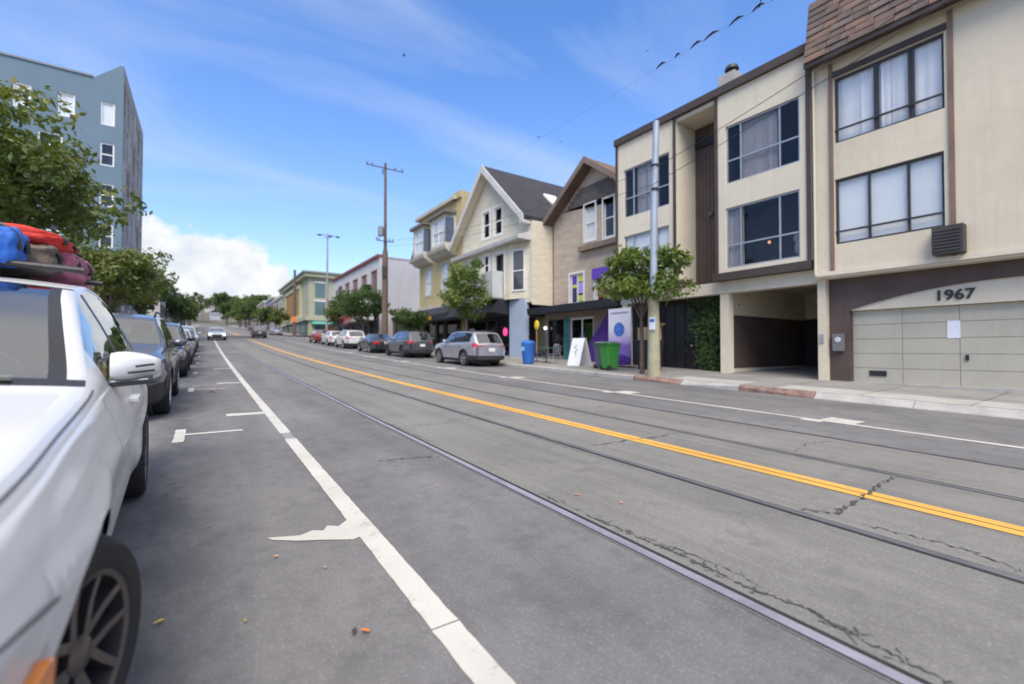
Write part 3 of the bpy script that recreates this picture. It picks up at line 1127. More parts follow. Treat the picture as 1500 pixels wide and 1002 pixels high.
# body of the building behind
T.p('roof', MB().box(15.2, 6.3, 10.2, 26.9, 14.0, 10.28), BROWN)
ch = T.p('chimney', MB().box(15.08, 8.6, 10.56, 15.6, 9.22, 11.0), surf('chimney_grey', (.36, .34, .32), .8, .2), bevel=.02)
mb = MB().lathe([(.12, 11.0), (.12, 11.14), (.24, 11.17), (.19, 11.3), (.05, 11.36)], 14, loc=(15.34, 8.85, 0))
T.p('chimney_cap', mb, BLACKM, under=ch, smooth=True)
# climbing plant over the dark entrance
rs = random.Random(21)
mb = MB()
for i in range(1150):
    t = rs.random()
    u = 10.15 + rs.gauss(0, .38) * (.7 + t * .5)
    z = .45 + 2.85 * t ** .8
    x = 15.96 - abs(rs.gauss(0, .12))
    a = rs.uniform(0, 6.28)
    s = rs.uniform(.04, .085)
    e1 = Vector((rs.uniform(-.4, .4), math.cos(a), math.sin(a))) * s
    e2 = Vector((rs.uniform(-.5, .5), -math.sin(a), math.cos(a))) * s * .7
    c = Vector((x, u, z))
    mb.quad(c - e1, c - e2, c + e1, c + e2)
ivy = Thing('climbing_plant', 'dark green climbing plant covering the black entrance beside the carport column', 'plant', (16.0, 10.15, .45))
ivy.p('leaves', mb, LEAF, recalc=False)
mb = MB()
for k in range(6):
    mb.tube([(15.98, 10.0 + k * .07, .38), (15.96, 9.9 + k * .12, 1.4), (15.97, 9.75 + k * .17, 2.6)], [.02, .014, .008], 6)
ivy.p('stem', mb, BARK, smooth=True)

def goods(T, F, u0, v0, u1, v1, seed):
    """shelves of wares and an added glowing lamp in a dark shop window"""
    r = random.Random(seed)
    for k in range(2):
        z = v0 + .25 + k * .65
        T.p('shelf', B(F, (u0 + .05, u1 - .05, z - .03, z, .45, .75)), surf('shelf_wood', (.20, .13, .08), .7))
        u = u0 + .1
        i = 0
        while u < u1 - .3:
            w = r.uniform(.1, .3)
            h = r.uniform(.12, .45)
            c = r.choice(((.35, .08, .06), (.45, .40, .30), (.10, .20, .30), (.40, .28, .06), (.12, .24, .10), (.5, .48, .46), (.25, .12, .3)))
            T.p('ware', B(F, (u, u + w, z + .002, z + h, .5, .7)), surf('ware_%d' % int(c[0] * 1000 + c[1] * 10), c, .6))
            u += w + r.uniform(.02, .2)
    um = lerp(u0, u1, .5)
    a = F.p(um, v1 - .45, .9)
    T.p('added_lamp', MB().ellipsoid(a, (.09, .09, .09), 10, 7), emit('added_glow', (1, .78, .5), 1.6), smooth='all')  # invented light source, added to liven the dark shopfront
    T.p('added_lamp_cord', MB().tube([(a[0], a[1], a[2] + .08), (a[0], a[1], v1 + .1)], .006, 5), BLACKM)


# ------------------------------------------------------------------ right side: tan stone gabled house with a shop
STONE_T = None


def stonework():
    m, nd, ln, b = newmat('tan_stone_courses')
    s_ = nd.new('ShaderNodeSeparateXYZ')
    ln.new(texco(nd, ln), s_.inputs[0])
    c_ = nd.new('ShaderNodeCombineXYZ')
    ln.new(M_(nd, ln, 'ADD', s_.outputs[0], s_.outputs[1]), c_.inputs[0])
    ln.new(s_.outputs[2], c_.inputs[1])
    v = c_.outputs[0]
    br = nd.new('ShaderNodeTexBrick')
    ln.new(v, br.inputs['Vector'])
    br.inputs['Color1'].default_value = (.48, .385, .29, 1)
    br.inputs['Color2'].default_value = (.37, .295, .225, 1)
    br.inputs['Mortar'].default_value = (.34, .275, .22, 1)
    br.inputs['Scale'].default_value = 1
    br.inputs['Brick Width'].default_value = .62
    br.inputs['Row Height'].default_value = .19
    br.inputs['Mortar Size'].default_value = .012
    n1 = noise(nd, ln, texco(nd, ln), 2.3, 5)
    c = mixc(nd, ln, ramp(nd, ln, n1, [(.35, 0.), (.7, .5)]), br.outputs[0], (.50, .41, .325))
    ln.new(c, b.inputs['Base Color'])
    b.inputs['Roughness'].default_value = .85
    bump(nd, ln, b, br.outputs[1], -.5, .02)
    return m


STONE_T = stonework()
T = Thing('gabled_shop_house', 'tan stone house with steep brown gable above a shop with black canopy', 'building', (17.0, 18.2, .65))
TF = Fac('R', 17.0)
ho = [(17.35, 7.15, 18.15, 9.1), (16.02, 7.05, 16.75, 9.05), (18.27, 3.85, 19.36, 5.5), (16.5, 3.78, 17.35, 5.3)]
T.p('wall', wall(TF, 14.1, 20.86, 3.3, 9.2, ho, .2), STONE_T)
AP = (17.44, 11.08)


def groof(u):
    return AP[1] - abs(u - AP[0]) * .72


mb = MB()
mb.add([TF.p(14.1, 9.2), TF.p(20.4, 9.2), TF.p(*AP), TF.p(14.1, groof(14.1) - .1)], [(0, 1, 2, 3)])
T.p('gable', mb, surf('gable_tan', (.48, .40, .31), .8, .15))
SHD = surf('gable_shingle_dark', (.12, .105, .095), .85, .25, 2., 30, .4)
mb = MB()
for i in range(5):
    z = 9.25 + i * .17
    ua = 17.44 + (AP[1] - .35 - z) / .72
    ub = 17.44 - (AP[1] - .35 - z) / .72
    mb.box(16.93 - .0, max(14.1, ub), z, 16.99, ua, z + .16)
T.p('gable_band', mb, SHD)
ROOFB = surf('roof_brown', (.15, .09, .065), .85, .25, 1.5, 40, .4)
mb = MB()
for sgn, ue in ((1, 21.6), (-1, 14.1)):
    p0, p1 = AP, (ue, groof(ue))
    mb.prism([p0, p1, (p1[0], p1[1] + .24), (p0[0], p0[1] + .30)], lambda p: (16.35, p[0], p[1]), lambda p: (25, p[0], p[1]))
T.p('roof', mb, ROOFB)
mb = MB()
for sgn, ue in ((1, 21.62), (-1, 14.1)):
    p0, p1 = AP, (ue, groof(ue))
    mb.prism([(p0[0], p0[1] - .02), (p1[0], p1[1] - .02), (p1[0], p1[1] + .27), (p0[0], p0[1] + .33)], lambda p: (16.27, p[0], p[1]), lambda p: (16.345, p[0], p[1]))
T.p('barge_board', mb, surf('barge_brown', (.20, .145, .115), .7, .2))
for i, h_ in enumerate(ho[:2]):
    window(T, TF, *h_, rows=(.5,), mat=WHITEP, fw=.07, curtain='blind' if i == 0 else None, trim=WHITEP, trim_w=.09, room=1.0)
T.p('bay_sill', B(TF, (15.2, 18.4, 6.6, 6.86, -.3, -.004)), surf('bay_sill_brown', (.22, .16, .12), .8, .2))
POST = [surf('poster_violet', (.13, .05, .42), .6, .1), surf('poster_lilac', (.45, .30, .70), .6, .1), surf('poster_lime', (.52, .60, .10), .6, .1), surf('poster_navy', (.03, .03, .10), .6, .1), surf('poster_red', (.30, .03, .04), .6, .1)]
w1 = window(T, TF, *ho[2], cols=(.5,), mat=WHITEP, fw=.09, trim=WHITEP, trim_w=.1, room=1.0, gl=GLASSD)
w2 = window(T, TF, *ho[3], mat=WHITEP, fw=.09, trim=WHITEP, trim_w=.1, room=1.0, gl=GLASSD)
for a, b, c, e, k in ((18.88, 19.24, 4.95, 5.4, 0), (18.88, 19.24, 4.75, 4.93, 2), (18.88, 19.24, 3.98, 4.72, 3), (18.38, 18.75, 4.4, 5.0, 1), (18.38, 18.75, 5.05, 5.4, 2), (18.38, 18.75, 3.98, 4.3, 2)):
    T.p('poster', B(TF, (a, b, c, e, .082, .09)), POST[k], under=w1)
T.p('poster', B(TF, (16.62, 17.22, 4.0, 4.75, .082, .09)), POST[4], under=w2)
T.p('window_pelmet', B(TF, (16.35, 17.5, 5.0, 5.55, -.12, -.04)), POST[0], under=w2)
# side of the upper floor steps back above the canopy
T.p('side_wall', MB().box(17.0, 20.80, 3.3, 25, 20.86, 8.6), STONE_T)
SHOPW = surf('shop_wall', (.26, .20, .16), .8, .15)
SF = Fac('R', 16.4)
so = [(16.9, .95, 18.7, 3.0), (19.2, .95, 20.6, 3.0)]
T.p('shop_wall', wall(SF, 14.1, 20.86, .3, 3.4, so, .15), SHOPW)
window(T, SF, *so[0], cols=(.5,), mat=WHITEP, fw=.09, room=1.6, gl=GLASSD, intm=INTD, name='shop_window')
window(T, SF, *so[1], cols=(), mat=BLACKM, fw=.06, room=1.6, gl=GLASSD, intm=INTD, name='shop_window')
goods(T, SF, *so[0], 31)
goods(T, SF, *so[1], 32)
MURT = surf('mural_teal', (.03, .20, .19), .6, .5, 1.2)
mb = MB()
mb.quad(SF.p(18.75, .75, -.006), SF.p(20.84, .75, -.006), SF.p(20.84, 3.2, -.006), SF.p(20.5, 3.2, -.006), SF.p(19.2, 1.7, -.006))
T.p('mural', B(SF, (18.75, 19.15, .75, 3.1, -.01, -.003)), MURT)
T.p('shop_plant', B(SF, (17.0, 17.75, 1.0, 2.7, .2, .22)), surf('poster_green', (.12, .22, .03), .7, .5, 4.), under=None)
T.p('canopy', MB().prism([(15.15, 3.25), (15.1, 3.62), (17.0, 3.78), (17.0, 3.4)], lambda p: (p[0], 14.1, p[1]), lambda p: (p[0], 20.9, p[1])), surf('canopy_black', (.018, .018, .024), .7, .3))
VIO = surf('violet_wall', (.085, .022, .20), .6, .35, 2.2)
mb = MB()
mb.prism([(14.12, .45), (18.0, .45), (17.3, 1.3), (15.6, 3.22), (14.12, 3.22)], lambda p: (16.2, p[0], p[1]), lambda p: (16.37, p[0], p[1]))
T.p('violet_panel', mb, VIO)
T.p('violet_post', MB().box(15.25, 14.15, 3.79, 15.5, 14.5, 4.9), VIO)
T.p('shop_lamp', MB().ellipsoid((16.3, 20.72, 2.55), (.1, .1, .1), 10, 7), emit('shop_lamp_white', (.95, .95, 1), 1.0), smooth='all')

# ------------------------------------------------------------------ right side: cream clapboard gabled house
CLAP = siding('cream_clapboard', (.60, .54, .415), .14)
T = Thing('gabled_shop_house', 'cream clapboard house with dark slate gable roof and a blank marquee over its shop', 'building', (FACE_R, 25.3, .95))
GR = surf('barge_grey', (.55, .53, .50), .7, .12)
U0, U1 = 20.95, 29.5
hg = [(25.63, 8.75, 26.5, 10.5), (24.13, 8.7, 25.04, 10.45)]
T.p('wall', wall(DN, U0, U1, 4.2, 8.68, [], .2), CLAP)
AP = (25.64, 13.1)
slope = .93
mb = MB()
us = [U0 + .05, hg[1][0], hg[1][2], AP[0] - .0, hg[0][0], hg[0][2], 29.4]
us = sorted(set(us))
for a, b in zip(us, us[1:]):
    za, zb_ = AP[1] - abs(a - AP[0]) * slope, AP[1] - abs(b - AP[0]) * slope
    m_ = (a + b) / 2
    lo = 8.68
    for h_ in hg:
        if h_[0] < m_ < h_[2]:
            mb.quad(DN.p(a, 8.68), DN.p(b, 8.68), DN.p(b, h_[1]), DN.p(a, h_[1]))
            for z_ in (h_[1], h_[3]):
                mb.quad(DN.p(a, z_), DN.p(b, z_), DN.p(b, z_, .2), DN.p(a, z_, .2))
            for u_ in (a, b):
                mb.quad(DN.p(u_, h_[1]), DN.p(u_, h_[3]), DN.p(u_, h_[3], .2), DN.p(u_, h_[1], .2))
            lo = h_[3]
    mb.quad(DN.p(a, lo), DN.p(b, lo), DN.p(b, max(zb_, lo)), DN.p(a, max(za, lo)))
T.p('gable', mb, CLAP)
for h_ in hg:
    window(T, DN, *h_, rows=(.5,), mat=WHITEP, fw=.08, trim=WHITEP, trim_w=.13, room=1.0, gl=GLASSD, intm=INTD)
SLATE = surf('slate_dark', (.028, .026, .032), .75, .3, 1.2, 30, .4)
mb = MB()
for ue in (21.0, 30.2):
    p0, p1 = AP, (ue, AP[1] - abs(ue - AP[0]) * slope)
    mb.prism([p0, p1, (p1[0], p1[1] + .22), (p0[0], p0[1] + .26)], lambda p: (14.95, p[0], p[1]), lambda p: (24.5, p[0], p[1]))
rf = T.p('roof', mb, SLATE)
mb = MB()
for ue in (21.0, 30.2):
    p0, p1 = AP, (ue, AP[1] - abs(ue - AP[0]) * slope)
    mb.prism([(p0[0], p0[1] - .05), (p1[0], p1[1] - .05), (p1[0], p1[1] - .004), (p0[0], p0[1] - .004)], lambda p: (14.95, p[0], p[1]), lambda p: (15.495, p[0], p[1]))
T.p('soffit', mb, CREAM2, under=rf)
mb = MB()
for ue in (20.98, 30.25):
    p0, p1 = AP, (ue, AP[1] - abs(ue - AP[0]) * slope)
    mb.prism([(p0[0], p0[1] - .22), (p1[0], p1[1] - .2), (p1[0], p1[1] + .25), (p0[0], p0[1] + .30)], lambda p: (14.86, p[0], p[1]), lambda p: (14.945, p[0], p[1]))
T.p('barge_board', mb, GR)
T.p('eave_bracket', MB().box(14.9, 21.0, 8.55, 15.45, 21.35, 8.85), GR)
zsk = AP[1] - (25.64 - 23.0) * slope
T.p('skylight', MB().prism([(23.6, AP[1] - 2.04 * slope + .27), (22.6, AP[1] - 3.04 * slope + .27), (22.6, AP[1] - 3.04 * slope + .42), (23.6, AP[1] - 2.04 * slope + .42)], lambda p: (18.4, p[0], p[1]), lambda p: (19.4, p[0], p[1])), WHITEP, under=rf)
T.p('side_wall', MB().box(FACE_R, U0 - .03, 3.9, 24.4, U0 - .002, 8.75), CLAP)
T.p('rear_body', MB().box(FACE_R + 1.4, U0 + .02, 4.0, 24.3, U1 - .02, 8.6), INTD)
# bay with its own cornice
BF = Fac('R', 15.0)
hb = [(26.4, 6.1, 27.4, 7.4), (24.9, 6.1, 25.55, 7.4), (23.1, 4.7, 24.2, 7.25)]
T.p('bay_wall', wall(BF, 22.55, 29.35, 4.3, 7.6, hb, .18), CLAP)
mb = MB()
mb.quad((15.0, 22.55, 4.3), (FACE_R, 21.25, 4.3), (FACE_R, 21.25, 7.6), (15.0, 22.55, 7.6))
bside = T.p('bay_side', mb, CLAP)
mb = MB()
d_ = Vector((FACE_R - 15.0, 21.25 - 22.55, 0)).normalized()
nn = Vector((-d_.y, d_.x, 0))
nn = nn if nn.x < 0 else -nn
o_ = Vector((15.0, 22.55, 0))


def bsb(mb, a, b, c, e, t0, t1):
    P = [o_ + d_ * a, o_ + d_ * b]
    pts = [P[0] + nn * t0, P[1] + nn * t0, P[1] + nn * t1, P[0] + nn * t1]
    mb.prism(pts, lambda p: (p[0], p[1], c), lambda p: (p[0], p[1], e))


bsb(mb, .25, .33, 4.75, 7.2, .003, .06)
bsb(mb, 1.07, 1.15, 4.75, 7.2, .003, .06)
bsb(mb, .33, 1.07, 7.12, 7.2, .003, .06)
bsb(mb, .33, 1.07, 4.75, 4.83, .003, .06)
bsb(mb, .33, 1.07, 5.92, 5.98, .003, .05)
wsd = T.p('window', mb, WHITEP)
mb = MB()
bsb(mb, .33, 1.07, 4.83, 5.92, .003, .02)
bsb(mb, .33, 1.07, 5.98, 7.12, .003, .02)
T.p('pane', mb, surf('pane_dark', (.05, .055, .065), .08, .3, 2., 40, 0, coat=1), under=wsd)
for h_ in hb:
    window(T, BF, *h_, rows=(.5,), mat=WHITEP, fw=.07, trim=WHITEP, trim_w=.09, room=.9, gl=GLASSD, intm=INTD)
T.p('bay_cornice', MB().prism([(14.6, 7.62), (14.55, 7.82), (FACE_R - .003, 8.12), (FACE_R - .003, 7.62)], lambda p: (p[0], 21.0, p[1]), lambda p: (p[0], 29.5, p[1])), GR)
mq = T.p('marquee', MB().box(14.2, 23.15, 4.45, 14.95, 27.3, 6.05), surf('marquee_panel', (.50, .51, .50), .6, .06), label='blank pale marquee sign')
T.p('marquee_frame', MB().box(14.17, 23.1, 4.36, 14.97, 27.35, 4.446), surf('marquee_edge', (.20, .20, .21), .5), under=mq)
T.p('awning', MB().prism([(14.1, 3.55), (14.6, 4.34), (15.5, 4.34), (15.5, 3.4)], lambda p: (p[0], 23.0, p[1]), lambda p: (p[0], 29.3, p[1])), surf('canopy_black', (.018, .018, .024), .7))
T.p('blue_grey_panel', MB().box(15.3, 21.4, .8, 15.62, 22.95, 4.28), surf('paint_bluegrey', (.36, .43, .53), .7, .06))
T.p('lower_trim', MB().box(15.46, 20.95, 4.05, 15.75, 22.95, 4.298), CLAP)
SF = Fac('R', 15.9)
so = [(23.3, 1.2, 25.2, 3.3), (25.5, 1.05, 26.5, 3.3), (26.8, 1.2, 29.2, 3.3)]
T.p('shop_wall', wall(SF, 22.9, 29.4, .6, 4.3, so, .12), DARK)
for h_ in so:
    window(T, SF, *h_, mat=BLACKM, fw=.06, room=1.5, gl=GLASSD, intm=INTD, name='shop_window')
for k_, h_ in enumerate(so):
    if k_ != 1:
        goods(T, SF, *h_, 40 + k_)
T.p('neon_sign', MB().lathe([(.24, 0), (.27, .02), (.24, .04)], 18, axis='X', loc=(15.82, 24.25, 2.45)), emit('neon_pink', (1, .08, .32), .55), smooth=True)
T.p('shop_poster', MB().box(15.8, 28.2, 1.4, 15.86, 28.9, 2.8), surf('paper_grey', (.4, .4, .44), .8))

# ------------------------------------------------------------------ right side: yellow building with bays
YEL = surf('stucco_yellow', (.47, .385, .19), .85, .08, .9, 80, .3, streak=.12)
BUFF = surf('trim_buff', (.46, .44, .37), .75, .1)
T = Thing('shop_building', 'mustard yellow building with white bay windows, flat cornice and black shop awning', 'building', (FACE_R, 33.5, 1.35))
hy = [(35.0, 5.9, 36.1, 8.0), (31.9, 5.9, 33.0, 8.0)]
T.p('wall', wall(DN, 29.55, 37.4, 4.5, 12.5, hy, .2), YEL)
mb = MB()
for u in (29.56, 37.39):
    mb.quad((FACE_R, u, 1.0), (25, u, 1.0), (25, u, 12.5), (FACE_R, u, 12.5))
mb.quad((FACE_R, 29.56, 12.45), (25, 29.56, 12.45), (25, 37.39, 12.45), (FACE_R, 37.39, 12.45))
T.p('side_wall', mb, YEL)
T.p('cornice', MB().box(15.15, 30.2, 12.5, 16.2, 37.7, 12.78), BUFF)
T.p('parapet_pier', MB().box(15.35, 29.55, 12.5, 17.5, 30.9, 13.0), YEL)
for h_ in hy:
    window(T, DN, *h_, rows=(.5,), mat=WHITEP, fw=.09, curtain='blind', trim=BUFF, trim_w=.16, room=1.0)
for u0, u1 in ((30.5, 33.7), (34.5, 37.3)):
    BW = Fac('R', 14.75)
    hb = [(u0 + .55, 9.35, u1 - .55, 11.3)]
    mb = wall(BW, u0 + .3, u1 - .3, 9.05, 11.5, hb, .15)
    for a, b in ((u0 + .3, u0), (u1 - .3, u1)):
        mb.quad((14.75, a, 9.05), (FACE_R, b, 9.05), (FACE_R, b, 11.5), (14.75, a, 11.5))
    bw = T.p('bay', mb, BUFF)
    T.p('bay_head', MB().box(14.55, u0 - .12, 11.5, FACE_R - .003, u1 + .12, 11.72), surf('trim_dark_buff', (.16, .14, .12), .75), under=bw)
    T.p('bay_foot', MB().prism([(14.55, 9.03), (14.62, 8.8), (15.1, 8.45), (FACE_R - .003, 8.35), (FACE_R - .003, 9.03)], lambda p: (p[0], u0 - .1, p[1]), lambda p: (p[0], u1 + .1, p[1])), BUFF, under=bw)
    window(T, BW, *hb[0], cols=(.5,), rows=(.5,), mat=WHITEP, fw=.1, curtain='blind', room=.6)
    mb = MB()
    a, b = u0 + .3, u0
    mb.quad((14.74, u0 + .25, 9.4), (15.35, u0 + .02, 9.4), (15.35, u0 + .02, 11.2), (14.74, u0 + .25, 11.2))
    T.p('bay_side_pane', mb, surf('pane_dark', (.05, .055, .065), .08), under=bw)
T.p('string_course', MB().box(15.3, 29.55, 4.5, FACE_R - .003, 37.4, 4.85), BUFF)
aw = T.p('awning', MB().prism([(14.2, 3.5), (14.2, 3.95), (15.45, 4.75), (15.45, 3.5)], lambda p: (p[0], 29.7, p[1]), lambda p: (p[0], 37.2, p[1])), surf('awning_black', (.02, .02, .03), .8))
r = random.Random(3)
u = 32.0
while u < 35.6:
    w = r.uniform(.16, .3)
    T.p('awning_lettering', MB().box(14.175, u, 3.55, 14.195, u + w, 3.55 + r.uniform(.25, .36)), surf('lettering_yellow', (.62, .42, .03), .7), under=aw)
    u += w + .07
SF = Fac('R', 15.9)
so = [(30.2, 1.6, 33.0, 3.9), (33.5, 1.5, 34.6, 3.9), (35.0, 1.6, 37.0, 3.9)]
T.p('shop_wall', wall(SF, 29.55, 37.4, .9, 4.5, so, .12), DARK)
for h_ in so:
    window(T, SF, *h_, mat=BLACKM, fw=.06, room=1.5, gl=GLASSD, intm=INTD, name='shop_window')
for k_, h_ in enumerate(so):
    if k_ != 1:
        goods(T, SF, *h_, 50 + k_)
T.p('turret_eave', MB().prism([(14.9, 8.9), (15.5, 11.0), (17.5, 11.0), (17.5, 8.9)], lambda p: (p[0], 37.45, p[1]), lambda p: (p[0], 38.3, p[1])), surf('turret_brown', (.12, .10, .085), .85, .2))

# ------------------------------------------------------------------ right side: low shed between, then the pale grey building
GREYW = surf('stucco_grey', (.44, .43, .44), .85, .08, .4, 50, .2, streak=.2)
PALE = surf('stucco_pale', (.55, .54, .54), .85, .08, .6, 50, .2, streak=.1)
REDB = surf('brick_red_trim', (.22, .07, .06), .8, .2)
T = Thing('shop_building', 'pale two storey building with dark red trim and a blank grey side wall', 'building', (FACE_R, 58, 2.6))
hw_ = [(u, 7.5, u + 1.9, 10.0) for u in (49.4, 53.2, 57.0, 60.8, 64.6)]
T.p('wall', wall(DN, 48.5, 69.4, 5.6, 11.3, hw_, .2), PALE)
T.p('side_wall', MB().box(FACE_R, 48.46, 1.5, 30, 48.498, 11.3), GREYW)
T.p('body', MB().box(FACE_R + 1.2, 48.52, 1.5, 30, 69.3, 11.2), GREYW)
T.p('roof_coping', MB().box(15.25, 48.4, 11.3, 16.2, 69.5, 11.6), REDB)
T.p('side_coping', MB().box(16.2, 48.4, 11.3, 30.1, 48.9, 11.45), GREYW)
for h_ in hw_:
    window(T, DN, *h_, cols=(.5,), mat=REDB, fw=.12, room=.8, gl=GLASSD, intm=INTD, trim=REDB, trim_w=.12)
T.p('band', MB().box(15.2, 48.5, 5.55, FACE_R - .003, 69.4, 6.3), REDB)
T.p('awning', MB().prism([(13.9, 4.6), (15.4, 5.5), (15.4, 4.6)], lambda p: (p[0], 50, p[1]), lambda p: (p[0], 57, p[1])), surf('awning_white', (.6, .6, .6), .7))
T.p('sign_board', MB().box(15.1, 58, 4.7, 15.3, 62, 5.5), surf('sign_red', (.5, .06, .04), .6))
SF = Fac('R', 15.7)
so = [(u, 2.6, u + 3.2, 4.6) for u in (49.2, 53.2, 57.2, 61.2, 65.2)]
T.p('shop_wall', wall(SF, 48.5, 69.4, 1.7, 5.6, so, .12), surf('shop_brown', (.10, .07, .06), .8))
for h_ in so:
    window(T, SF, *h_, cols=(.5,), mat=BLACKM, fw=.08, room=.8, gl=GLASSD, intm=INTD, name='shop_window')

T = Thing('low_shop', 'low dark brick shop set back between the yellow and the pale grey buildings', 'building', (17, 43, 1.9))
LB = Fac('R', 17.0)
so = [(38.8, 2.0, 41.6, 4.0), (42.4, 1.6, 43.6, 4.0), (44.2, 2.0, 47.8, 4.0)]
T.p('wall', wall(LB, 38.35, 48.4, 1.0, 4.6, so, .15), surf('low_brick', (.14, .10, .085), .85, .2))
T.p('roof', MB().box(16.8, 38.4, 4.6, 26, 48.38, 4.85), BROWN)
for h_ in so:
    window(T, LB, *h_, mat=BLACKM, fw=.07, room=1., gl=GLASSD, intm=INTD, name='shop_window')

# ------------------------------------------------------------------ green corner building and the blocks uphill
GRN = surf('paint_sage', (.37, .36, .25), .8, .08, .3)
GRND = surf('paint_dark_green', (.10, .14, .09), .75, .12)
OCH = surf('panel_ochre', (.33, .19, .05), .8, .12, .5)
T = Thing('corner_building', 'sage green corner building with a big ochre panel and heavy cornice', 'building', (FACE_R, 104, 5.2))
T.p('body', MB().box(FACE_R, 89, 3.0, 36, 121, 14.6), GRN)
T.p('cornice', MB().box(14.7, 88.3, 14.6, 36.5, 121.6, 15.3), GRN)
T.p('cornice_cap', MB().box(14.4, 88.0, 15.3, 36.7, 121.8, 15.6), surf('cap_grey', (.25, .26, .22), .8))
fr_ = T.p('ochre_panel', MB().box(15.3, 96.5, 8.1, FACE_R - .005, 115, 13.4), OCH)
mb = MB()
mb.box(15.1, 95.6, 13.4, FACE_R - .004, 115.9, 14.1)
mb.box(15.1, 95.6, 7.4, FACE_R - .004, 115.9, 8.1)
mb.box(15.1, 95.6, 8.1, FACE_R - .004, 96.5, 13.4)
mb.box(15.1, 115, 8.1, FACE_R - .004, 115.9, 13.4)
T.p('panel_frame', mb, surf('panel_cream', (.45, .45, .28), .8), under=fr_)
T.p('belt', MB().box(14.9, 88.6, 6.7, 36.2, 121.3, 7.35), GRN)
T.p('shopfront', MB().box(15.25, 89.3, 3.6, FACE_R - .006, 120.8, 6.68), GRND)
for i in range(6):
    w = T.p('window', MB().box(15.1, 90.3 + i * 5.1, 4.4, 15.24, 94.3 + i * 5.1, 6.3), surf('pane_teal', (.10, .16, .16), .15))
mur = [surf('mural_%d' % i, c, .7, .2) for i, c in enumerate(((.45, .22, .08), (.10, .20, .24), (.42, .38, .28), (.20, .10, .14)))]
SG = Fac('S', 89.0)
for i in range(5):
    u = 16.6 + i * 3.6
    for z0, z1 in ((4.0, 6.5), (7.8, 10.2), (11.0, 13.6)):
        w = T.p('window', B(SG, (u, u + 1.7, z0, z1, -.08, -.004)), surf('pane_teal', (.10, .16, .16), .15))
        T.p('window_frame', B(SG, (u - .15, u + 1.85, z1, z1 + .2, -.15, -.004)), WHITEP, under=w)
    T.p('mural_panel', B(SG, (u + 1.95, u + 3.3, 4.2 + (i % 2) * 3.6, 9.5, -.05, -.004)), mur[i % 4])
T.p('awning', MB().prism([(87.2, 6.0), (88.99, 6.6), (88.99, 5.8)], lambda p: (16, p[0], p[1]), lambda p: (30, p[0], p[1])), surf('awning_teal', (.10, .34, .28), .7))


def simple_block(name, label, F, u0, u1, z0, z1, depth, mat, rows, cols, wmat, trim, group=None, side='R'):
    sgn = 1 if side == 'R' else -1
    T = Thing(name, label, 'building', (F.c, (u0 + u1) / 2, z0 + 1.5), group)
    T.p('body', MB().box(F.c, u0, z0, F.c + sgn * depth, u1, z1), mat)
    T.p('cornice', MB().box(F.c - sgn * .35, u0 - .2, z1 + .0, F.c + sgn * (depth + .1), u1 + .2, z1 + .5), trim)
    cw = (u1 - u0) / cols
    n = rows
    for j in range(n):
        for i in range(cols):
            a = u0 + cw * (i + .25)
            zc = lerp(z0 + 2.2, z1, (j + .2) / n)
            w = T.p('window', B(F, (a, a + cw * .5, zc, zc + (z1 - z0 - 2.2) / n * .55, -.06, -.004)), wmat)
            T.p('sill', B(F, (a - .1, a + cw * .5 + .1, zc - .2, zc - .004, -.16, -.004)), trim, under=w)
    return T


PANED = surf('pane_dark', (.05, .055, .065), .08)
simple_block('street_building', 'beige stuccoed building next uphill from the sage green corner building', DN, 123, 139, 4, 14.2, 14, surf('beige_far', (.50, .44, .34), .85, .08), 2, 3, PANED, BUFF)
simple_block('street_building', 'lilac grey building uphill beyond the beige stuccoed one', DN, 140, 160, 5, 15.6, 14, surf('lilac_far', (.36, .34, .42), .85, .08), 2, 4, PANED, BUFF)
simple_block('street_building', 'tan block standing uphill beyond the lilac grey building', DN, 162, 184, 6, 16.4, 14, surf('tan_far', (.44, .36, .28), .85, .08), 2, 4, PANED, BUFF)

# ------------------------------------------------------------------ left side buildings
BLU = surf('paint_blue_grey', (.125, .185, .235), .8, .06, .4, 50, .2, streak=.06)
LF = Fac('L', -5.9)
T = Thing('apartment_tower', 'tall blue-grey apartment block with stepped parapet behind the street trees', 'building', (-5.9, 57, 3.0))
SW = Fac('S', 50.0)
hs_ = [(-7.35, 20.0, -6.45, 21.9), (-9.9, 20.0, -8.9, 21.9), (-12.4, 20.0, -11.4, 21.9)] + [(-7.35, z, -6.45, z + 1.9) for z in (16.6, 13.2, 9.8)] + [(-11.0, z, -9.6, z + 1.9) for z in (16.6, 13.2, 9.8)]
T.p('side_wall', wall(SW, -16.5, -5.9, 1.5, 23.75, hs_, .2), BLU)
mb = MB()
mb.quad((-7.8, 50.0, 23.75), (-5.9, 50.0, 23.75), (-5.9, 50.0, 25.3), (-6.1, 50, 25.3))
T.p('parapet', mb, BLU)
for i, h_ in enumerate(hs_):
    window(T, SW, *h_, mat=WHITEP, fw=.1, rows=(.5,) if i > 2 else (), curtain='blind' if i < 3 else None, room=.8)
hl_ = []
FW = surf('tower_front', (.30, .27, .25), .8, .25, .8)
for z in (4.8, 8.2, 11.6, 15.0, 18.4, 21.6):
    for u in (51.0, 54.6, 58.2, 61.4):
        hl_.append((u, z, u + 1.8, z + 2.0))
T.p('front_wall', wall(LF, 50.0, 64.4, 1.5, 25.3, hl_, .2), FW)
for h_ in hl_:
    window(T, LF, *h_, mat=WHITEP, fw=.1, cols=(.5,), room=.8, gl=GLASSD)
